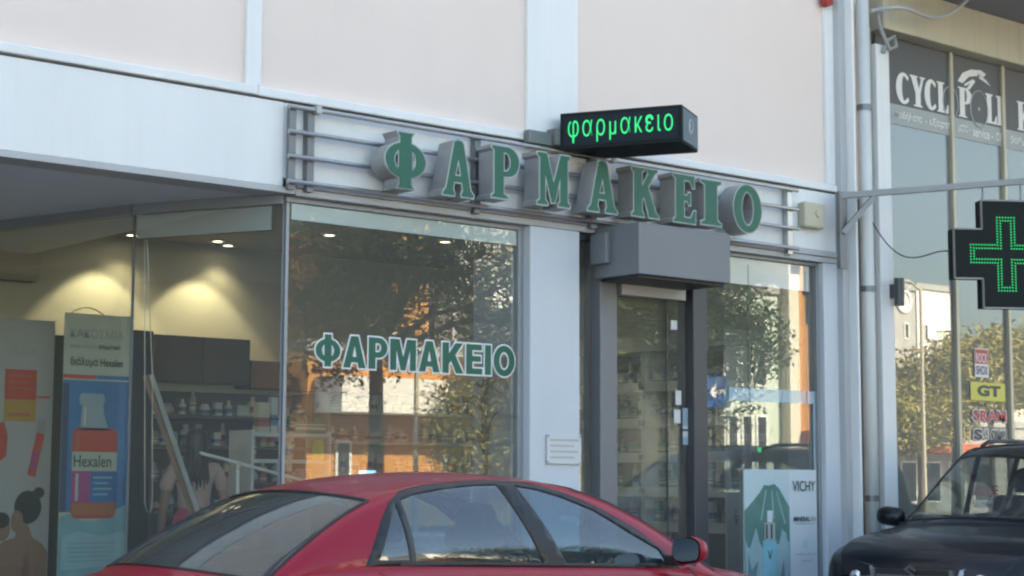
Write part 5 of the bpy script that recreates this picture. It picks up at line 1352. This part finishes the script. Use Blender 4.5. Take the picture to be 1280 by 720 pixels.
for sd in (-1, 1):
    for x in (1.75, 2.72):
        q = MB(); p = rc.on_side(x, .83, sd, .012); q.box(x - .09, x + .09, min(p.y, p.y - sd * .03), max(p.y, p.y - sd * .03), .815, .845)
        q.build('door_handle', 'red_paint', RC, local=True, bevel=.01)
    q = MB()
    for xx in (1.52, 2.30, 3.18):
        pts = [rc.on_side(xx + (.0 if z > .6 else 0), z, sd, .0015) for z in (.30, .4, .5, .6, .7, .8, .9, .95)]
        q.tube(pts, .004, 5)
    q.build('door_seam', 'trim_black', RC, local=True)
    q = MB(); q.tube([rc.on_side(x, .50, sd, .004) for x in (.5 + .35, 1.3, 1.9, 2.5, 3.0)], .016, 6); q.build('side_strip', 'trim_black', RC, local=True)
    q = MB().obox((-.03, sd * .42 - (.2 if sd < 0 else 0) , .66), (.10, 0, 0), (0, .2, 0), (0, 0, .16)); q.build('tail_light', 'lens_red', RC, local=True, bevel=.02)
    q = MB().obox((4.24, sd * .36 - (.22 if sd < 0 else 0), .58), (.12, 0, .0), (0, .22, 0), (-.03, 0, .12)); q.build('headlight', 'lens_clear', RC, local=True, bevel=.02)
MB().box(-.06, .06, -.62, .62, .36, .52).build('rear_bumper', 'red_paint', RC, local=True, bevel=.03)
MB().box(4.34, 4.47, -.55, .55, .34, .50).build('front_bumper', 'red_paint', RC, local=True, bevel=.03)
MB().box(-.045, -.025, -.26, .26, .56, .67).build('number_plate', 'vinyl_white', RC, local=True)
MB().tube([(3.36, .5, .985), (3.25, -.05, 1.06)], .008, 6).build('wiper', 'trim_black', RC, local=True)

# dark off-roader --------------------------------------------------
SV = empty('parked_car', (10.1, -2.05, 0), 'dark blue black off-road car parked facing left before the bicycle shop', 'car', rz=math.pi + .161)
L = 4.1
# x runs from the tail (0) to the nose (4.1)
swins = [[(.42, 1.13), (.46, 1.50), (.60, 1.555), (.98, 1.565), (.98, 1.12)],
         [(1.06, 1.12), (1.06, 1.567), (1.55, 1.575), (1.72, 1.572), (1.72, 1.10)],
         [(1.80, 1.10), (1.80, 1.572), (1.93, 1.568), (2.11, 1.545), (2.70, 1.12), (2.74, 1.08)]]
sdlo = [(.36, 1.09), (.40, 1.52), (.58, 1.59), (1.5, 1.605), (1.95, 1.598), (2.16, 1.57), (2.85, 1.10), (2.88, 1.04)]
svP = dict(paint='black_paint', glass='screen_glass', rglass='car_glass_dark',
    yb=[(-.02, .66), (.06, .74), (.4, .78), (1.5, .80), (2.9, .79), (3.4, .775), (3.8, .74), (4.0, .68), (4.1, .60)],
    zb=[(-.02, .80), (.04, 1.04), (.2, 1.09), (1.0, 1.09), (2.0, 1.075), (2.9, 1.02), (3.3, .97), (3.7, .915), (3.95, .855), (4.06, .78), (4.1, .70)],
    zt=[(-.02, .9), (.02, 1.25), (.10, 1.52), (.22, 1.66), (.5, 1.69), (1.3, 1.70), (1.8, 1.692), (2.01, 1.66), (2.29, 1.49), (2.75, 1.165), (2.92, 1.07), (3.3, 1.035), (3.7, .985), (3.95, .905), (4.06, .83), (4.1, .72)],
    ym=[(-.02, .74), (.1, .84), (.5, .885), (2, .895), (3.5, .885), (3.85, .84), (4.02, .77), (4.1, .68)],
    zs=[(-.02, .44), (.2, .34), (2, .30), (3.9, .36), (4.1, .46)],
    low=[(.86, 0), (.95, .02), (.985, .12), (1.0, .3), (1.0, .5), (.995, .68), (.985, .82), (.96, .93), (.92, 1)],
    q=[(-.02, .04), (.4, .04), (.8, 0), (1.8, 0), (2.1, -.05), (2.9, -.16), (3.5, -.08), (4.1, -.10)],
    crown=.04, k=.27, r=.055, bulge=.012, gl_in=0,
    keys=[-.02, .04, .10, .40, 1.0, 1.97, 2.84, 3.4, 3.8, 3.98, 4.06, 4.1],
    rear=(.04, .12), front=(1.97, 2.84), wins=swins, dlo=sdlo, arches=[(.75, .36, .42), (3.28, .36, .42)], line_z=1.12,
    cabin=(.3, 2.85), dash_z=1.10, shelf_z=1.0, shelf=False, seat_z=.70, sw_y=.38,
    seats=[(.75, (0,), 1.25, .14), (1.62, (-.37, .37), .52, .16)])
sv = Car(SV, svP); sv.build()
SV.location.x += L * math.cos(.161) - .22; SV.location.y += L * math.sin(.161)
mirror(SV, 2.72, -.95, 1.10, -1, 'black_paint', 1, 1.0); mirror(SV, 2.72, .95, 1.10, 1, 'black_paint', 1, 1.0)
for sd in (-1, 1):
    q = MB(); pl = [(.30, -.07), (.33, .08), (.50, .115), (.66, .11), (.73, .07), (.70, -.03), (.5, -.075)]
    hx = 4.10
    vs = []
    for k, (a, b) in enumerate(pl): vs.append((4.215 - max(0, a - .40) * .62 - abs(b) * .12 - (b > 0) * .05, sd * a, .695 + b))
    vb = [(x - .10, y, z) for x, y, z in vs]; n = len(vs)
    q.add(vs + vb, [tuple(range(n)) if sd > 0 else tuple(reversed(range(n)))] + [((i + 1) % n, i, n + i, n + (i + 1) % n) for i in range(n)])
    q.build('headlight', 'lens_clear', SV, local=True, bevel=.008)
    MB().lathe((4.12, sd * .47, .695), [(.055, 0), (.05, .02), (.02, .03)], (1, 0, 0), 16).build('lamp_bowl', 'chrome', SV, local=True)
    for x in (1.25, 2.2):
        p = sv.on_side(x, .96, sd, .012); MB().box(x - .09, x + .09, min(p.y, p.y - sd * .03), max(p.y, p.y - sd * .03), .945, .975).build('door_handle', 'black_paint', SV, local=True, bevel=.01)
    MB().box(-.05, .06, sd * .66 - .06, sd * .66 + .06, .85, 1.15).build('tail_light', 'lens_red', SV, local=True, bevel=.02)
    MB().tube([(.35, sd * .60, 1.665), (.45, sd * .60, 1.70), (1.2, sd * .61, 1.712), (1.7, sd * .60, 1.70), (1.85, sd * .59, 1.66)], .016, 8).build('roof_rail', 'trim_black', SV, local=True, smooth=True)
gr = MB().obox((4.14, -.28, .60), (.07, 0, 0), (0, .56, 0), (-.02, 0, .17)).build('grille', 'trim_black', SV, local=True, bevel=.01)
q = MB()
for z in (.635, .675, .715): q.box(4.205, 4.22, -.265, .265, z, z + .012)
q.build('grille_bar', 'steel_dark', gr, local=True)
# angular S emblem in chrome
em = [(-.052, .022), (.0, .058), (.052, .022), (.034, .008), (.0, .032), (-.018, .020), (.052, -.022), (.0, -.058), (-.052, -.022), (-.034, -.008), (.0, -.032), (.018, -.020)]
MB().prism([(a, b) for a, b in em], (4.216, 0, .745), (0, 1, 0), (0, 0, 1), (.014, 0, 0)).build('emblem', 'chrome', gr, local=True)
for sd in (-1, 1): MB().box(4.155, 4.21, sd * .293 - .012, sd * .293 + .012, .59, .77).build('grille_surround', 'steel_dark', gr, local=True)
MB().box(4.10, 4.28, -.72, .72, .42, .62).build('front_bumper', 'black_paint', SV, local=True, bevel=.05)
MB().box(4.28, 4.29, -.26, .26, .50, .61).build('number_plate', 'vinyl_white', SV, local=True)
MB().box(-.12, .0, -.72, .72, .45, .66).build('rear_bumper', 'black_paint', SV, local=True, bevel=.04)
for a, b in (((2.97, -.55, 1.06), (2.87, .02, 1.12)), ((2.99, .05, 1.09), (2.82, .62, 1.10))):
    MB().tube([a, b], .010, 6).build('wiper', 'trim_black', SV, local=True)
# ------------------------------------------------------------------ the other side of the street (seen mirrored in the glass)
def tree(name, label, base, h, clumps, n, size, m, group='trees across the street', trunk_r=.16, seed=1, lean=0):
    r = random.Random(seed); T = empty(name, base, label, 'tree', group)
    bx, by_, bz = base; tp = MB()
    cz = min(c[2] - c[5] * .3 for c in clumps)
    top = Vector((bx + lean, by_, cz + .2))
    tp.tube([(bx, by_, bz), (bx + lean * .3, by_ + .05, bz + (cz - bz) * .5), top], [trunk_r, trunk_r * .75, trunk_r * .6], 10)
    for c in clumps:
        e = Vector((c[0], c[1], c[2])); mid = top.lerp(e, .5) + Vector((r.uniform(-.2, .2), r.uniform(-.2, .2), .15))
        tp.tube([top - Vector((0, 0, .3)), mid, e], [trunk_r * .45, trunk_r * .3, .02], 6)
        for _ in range(4):
            d = Vector((r.gauss(0, 1) * c[3], r.gauss(0, 1) * c[4], r.gauss(0, 1) * c[5])) * .55
            tp.tube([mid.lerp(e, .5), e + d * .5, e + d], [.03, .02, .008], 5)
    tp.build('trunk', 'bark', T)
    vol = sum(c[3] * c[4] * c[5] for c in clumps); vs = []; fs = []
    for c in clumps:
        k = int(n * c[3] * c[4] * c[5] / vol); ns = max(6, k // 28)
        subs = []
        for _ in range(ns):
            while True:
                d = Vector((r.uniform(-1, 1), r.uniform(-1, 1), r.uniform(-1, 1)))
                if .2 < d.length < 1: break
            d = d.normalized() * d.length ** .5
            subs.append(Vector((c[0] + d.x * c[3], c[1] + d.y * c[4], c[2] + d.z * c[5])))
        for i in range(k):
            s_ = subs[i % ns]; p = s_ + Vector((r.gauss(0, .2), r.gauss(0, .2), r.gauss(0, .16))) * min(1.2, c[3])
            a = Vector((r.gauss(0, 1), r.gauss(0, 1), r.gauss(0, .6))).normalized(); b = a.cross(Vector((r.gauss(0, 1), r.gauss(0, 1), r.gauss(0, 1)))).normalized()
            L_ = size * r.uniform(.6, 1.3); w = L_ * .42; j = len(vs)
            vs += [p, p + a * L_ * .5 + b * w * .5, p + a * L_, p + a * L_ * .5 - b * w * .5]; fs.append((j, j + 1, j + 2, j + 3))
    q = MB(); q.add(vs, fs); q.build('crown', m, T)
    return T
YO = -28.0
def mx(px, Y=YO, py=480): return mir(px, py, Y).x
def mz(px, py, Y=YO): return mir(px, py, Y).z
def building(label, x0, x1, y, h, m, depth=9, bands=(), wins=(), bal=None, roof='concrete'):
    Bd = empty('building', ((x0 + x1) / 2, y, .12), label, 'building', 'buildings across the street')
    MB().box(x0, x1, y - depth, y, .12, h).build('wall', m, Bd)
    MB().box(x0 - .1, x1 + .1, y - depth - .1, y + .1, h + .002, h + .3).build('roof', roof, Bd)
    for (a, b, z0, z1, mm, d) in bands: MB().box(a, b, y + .005, y + d, z0, z1).build('balcony', mm, Bd)
    for (a, b, z0, z1) in wins:
        w = MB().box(a, b, y + .002, y + .05, z0, z1).build('window', 'shelf_white', Bd)
        MB().box(a + .08, b - .08, y + .051, y + .06, z0 + .08, z1 - .08).build('pane', 'window_dark', w)
    return Bd
# orange block with white balcony bands, opposite the main window
x0, x1 = mx(385), mx(668); zb0_, zb1_ = mz(520, 520), mz(520, 478)
building('orange rendered block with white balcony fronts', x0, x1, YO, 4.7, 'orange_wall',
         bands=((x0 + .2, x1 - .2, zb0_, zb1_, 'white_wall', 1.3), ),
         wins=[(x0 + 1.2 + k * 2.7, x0 + 2.6 + k * 2.7, z, z + 1.7) for z in (zb1_ + .12,) for k in ()] + [(mx(556), mx(590), .6, 2.6), (mx(420), mx(440), .4, 2.4)])
building('slim orange rendered stair tower above the white balconies', mx(500), mx(549), YO - .5, 8.6, 'orange_wall')
building('tall white block behind the orange one', mx(384, -33), mx(668, -33), -33, 10.5, 'white_wall', wins=[(mx(395 + 45 * k, -33), mx(410 + 45 * k, -33), z, z + 1.7) for z in (5.2, 8) for k in range(6)])
building('cream block with a dark flat roof left of the orange one', mx(230), mx(381), YO - 3, 10.5, 'cream_wall',
         bands=((mx(240), mx(375), 4.2, 4.9, 'white_wall', 1.2), (mx(240), mx(375), 7.4, 8.1, 'white_wall', 1.2)), wins=[(mx(250 + 40 * k), mx(270 + 40 * k), z, z + 1.6) for z in (1, 5, 8.2) for k in range(3)])
building('grey apartment block beside a gap', mx(672), mx(868), YO - 4, 9, 'grey_wall',
         bands=((mx(690), mx(850), 3.6, 4.3, 'white_wall', 1.2), (mx(690), mx(850), 6.6, 7.3, 'white_wall', 1.2)), wins=[(mx(690 + 50 * k), mx(715 + 50 * k), z, z + 1.6) for z in (.8, 4.4) for k in range(3)])
zt_ = mz(950, 366, YO)
building('pale green office front with tall window strips', mx(905), mx(976), YO, zt_, 'palegreen_wall',
         wins=[(mx(908 + 18 * k), mx(922 + 18 * k), z, z + 2.3) for z in (1.2, 4.4) for k in range(3)])
building('tall cream block rising behind the pale green office', mx(880, -38), mx(1022, -38), -38, mz(950, 300, -38), 'white_wall', wins=[(mx(900 + 40 * k, -38), mx(915 + 40 * k, -38), 8.6, 10.4) for k in range(3)])
building('narrow beige stair tower with a drain pipe', mx(976.5), mx(989), YO + .4, zt_ + 3, 'cream_wall')
building('tall plain orange rendered house', mx(989.5), mx(1024), YO - .2, zt_ + 1.5, 'orange_wall', bands=((mx(989.5), mx(1024), 2.6, 3.0, 'awning_red', 1.0),))
building('white house with a shaded grey gable and a round window', mx(1108, -44), mx(1148, -44), -44, mz(1130, 362, -44), 'grey_wall', wins=[(mx(1133, -44), mx(1139, -44), mz(1135, 424, -44), mz(1135, 403, -44))])  # shade on the gable is put into its grey wall colour
GB = [o for o in bpy.data.objects if o.get('label', '').startswith('white house with a shaded')][0]
MB().lathe((mx(1133, -44), -44, mz(1133, 376, -44)), [(.62, .004), (.62, .1), (.45, .1), (.45, .03), (.02, .03)], (0, 1, 0), 24).build('round_window', 'white_wall', GB)
wb = building('white house lit by the sun next to the grey gable', mx(1150, -44), mx(1200, -44), -44, mz(1160, 362, -44), 'white_wall', wins=[(mx(1132 + 26, -44), mx(1137 + 26, -44), mz(1135, 425, -44), mz(1135, 402, -44))])
building('low shop row under an orange awning', mx(1105, -34), mx(1300, -34), -34, 3.7, 'grey_wall', bands=((mx(1120, -34), mx(1240, -34), 2.5, 2.9, 'awning_red', 1.4),), wins=[(mx(1125 + 30 * k, -34), mx(1145 + 30 * k, -34), .5, 2.2) for k in range(4)])
building('distant cream block beyond the shop row', mx(1215, -60), mx(1330, -60), -60, 9, 'cream_wall')
# street trees
def cl(*a):
    return [(mx(p, Y, q), Y + dy, mz(p, q, Y), rx, ry, rz_) for p, q, Y, dy, rx, ry, rz_ in a]
T1Y = -17.0
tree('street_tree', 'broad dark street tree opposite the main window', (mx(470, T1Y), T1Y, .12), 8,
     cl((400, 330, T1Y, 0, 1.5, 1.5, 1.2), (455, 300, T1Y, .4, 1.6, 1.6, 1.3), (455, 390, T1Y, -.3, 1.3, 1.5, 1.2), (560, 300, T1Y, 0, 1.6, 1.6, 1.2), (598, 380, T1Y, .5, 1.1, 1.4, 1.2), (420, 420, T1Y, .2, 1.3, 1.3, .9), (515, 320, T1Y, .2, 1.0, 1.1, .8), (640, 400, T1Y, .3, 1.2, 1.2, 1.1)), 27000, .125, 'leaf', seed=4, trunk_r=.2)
T2Y = -22.5
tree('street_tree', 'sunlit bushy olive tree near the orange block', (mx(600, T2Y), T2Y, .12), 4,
     cl((600, 520, T2Y, 0, 1.2, 1.2, 1.0), (630, 475, T2Y, 0, 1.2, 1.2, .9), (580, 555, T2Y, .3, 1.0, 1.1, .8), (635, 550, T2Y, 0, 1.2, 1.1, 1.0), (610, 585, T2Y, 0, 1.2, 1.0, .7)), 24000, .13, 'leaf_sun_tone', seed=8, trunk_r=.1)
T3Y = -18.0
tree('street_tree', 'dark leafy tree opposite the right window', (mx(895, T3Y), T3Y, .12), 7,
     cl((885, 370, T3Y, 0, 1.5, 1.5, 1.3), (900, 430, T3Y, .2, 1.3, 1.3, 1.0), (862, 400, T3Y, 0, 1.3, 1.3, 1.3), (925, 425, T3Y, .3, .9, .9, .7), (880, 500, T3Y, 0, 1.1, 1.1, .8)), 16000, .13, 'leaf', seed=12)
T4Y = -20.0
tree('street_tree', 'green tree opposite the sliding door', (mx(735, T4Y), T4Y, .12), 6,
     cl((730, 430, T4Y, 0, 1.3, 1.3, 1.5), (790, 400, T4Y, 0, 1.7, 1.5, 1.5), (835, 440, T4Y, .2, 1.3, 1.3, 1.3), (735, 510, T4Y, 0, 1.0, 1.0, 1.0)), 15000, .13, 'leaf_lit_tone', seed=17)
T5Y = -27.0
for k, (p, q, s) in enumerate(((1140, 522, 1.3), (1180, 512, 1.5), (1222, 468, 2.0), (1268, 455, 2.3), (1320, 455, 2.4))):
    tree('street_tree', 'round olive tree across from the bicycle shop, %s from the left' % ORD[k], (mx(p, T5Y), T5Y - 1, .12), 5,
         cl((p, q, T5Y, -1, s, s, s * .62), (p + 14, q + 14, T5Y, -.6, s * .8, s * .8, s * .5), (p - 12, q + 16, T5Y, -1, s * .8, s * .8, s * .5)), 10000, .2, 'leaf_sun_tone', seed=30 + k)
# trees further along the street, mirrored in the car windows
for k, (x, y, s) in enumerate(((-6, -18, 1.7), (2.5, -18.5, 1.9), (10.5, -18, 1.7), (-14, -18.5, 1.8), (16.2, -19.5, 1.6))):
    tree('street_tree', 'green street tree on the far pavement, %s' % ('opposite the recessed entrance', 'before the middle of the low white house', 'before the right end of the low white house', 'before the left end of the low white house', 'nearest the orange block')[k], (x, y, .12), 5,
         [(x, y, 3.4, s, s, s * .7), (x + .9, y + .3, 2.9, s * .7, s * .7, s * .5), (x - .9, y, 2.9, s * .7, s * .7, s * .5)], 4500, .24, 'leaf_lit_tone', seed=50 + k)
building('long low white apartment house behind the far trees', -22, 14, -32, 5.5, 'white_wall', bands=((-21, 13, 3.3, 3.9, 'grey_wall', 1.0),), wins=[(-20 + k * 4, -18.4 + k * 4, 1, 2.6) for k in range(8)])
# lamp posts and a blue road sign across the street
for k, (p, Y) in enumerate(((521, -23), (1156, -26))):
    P = empty('lamp_post', (mx(p, Y), Y, .12), ('pale street lamp post in front of the orange block', 'slim pale street lamp post near the white house')[k], 'lamp post', 'lamp posts')
    x = mx(p, Y); zt2 = mz(p, 430 if k == 0 else 360, Y)
    MB().tube([(x, Y, .12), (x, Y, zt2)], [.075, .05], 12).build('post', 'mullion', P)
    MB().tube([(x, Y, zt2 - .1), (x - .6, Y, zt2 + .2), (x - 1.3, Y, zt2 + .15)], [.05, .04, .04], 8).build('arm', 'mullion', P)
    MB().obox((x - 1.7, Y - .12, zt2 + .08), (.5, 0, 0), (0, .24, 0), (0, 0, .1)).build('lamp_head', 'grey_trim', P, bevel=.03)
M['sign_blue'] = mat('sign_blue', (.02, .10, .35), .4, vary=.03)
Y = -17.5; x = mx(895, Y); z = mz(895, 490, Y)
RS = empty('road_sign', (x, Y, .12), 'blue road sign with a white arrow on a post across the street', 'sign')
MB().tube([(x, Y, .12), (x, Y, z + .4)], .035, 10).build('post', 'steel', RS)
MB().box(x - .4, x + .4, Y + .04, Y + .06, z - .35, z + .35).build('plate', 'sign_blue', RS)
MB().prism([(-.25, -.05), (.05, -.05), (.05, -.18), (.28, 0), (.05, .18), (.05, .05), (-.25, .05)], (x, Y + .062, z), (-1, 0, 0), (0, 0, 1), (0, .004, 0)).build('arrow', 'vinyl_white', RS)
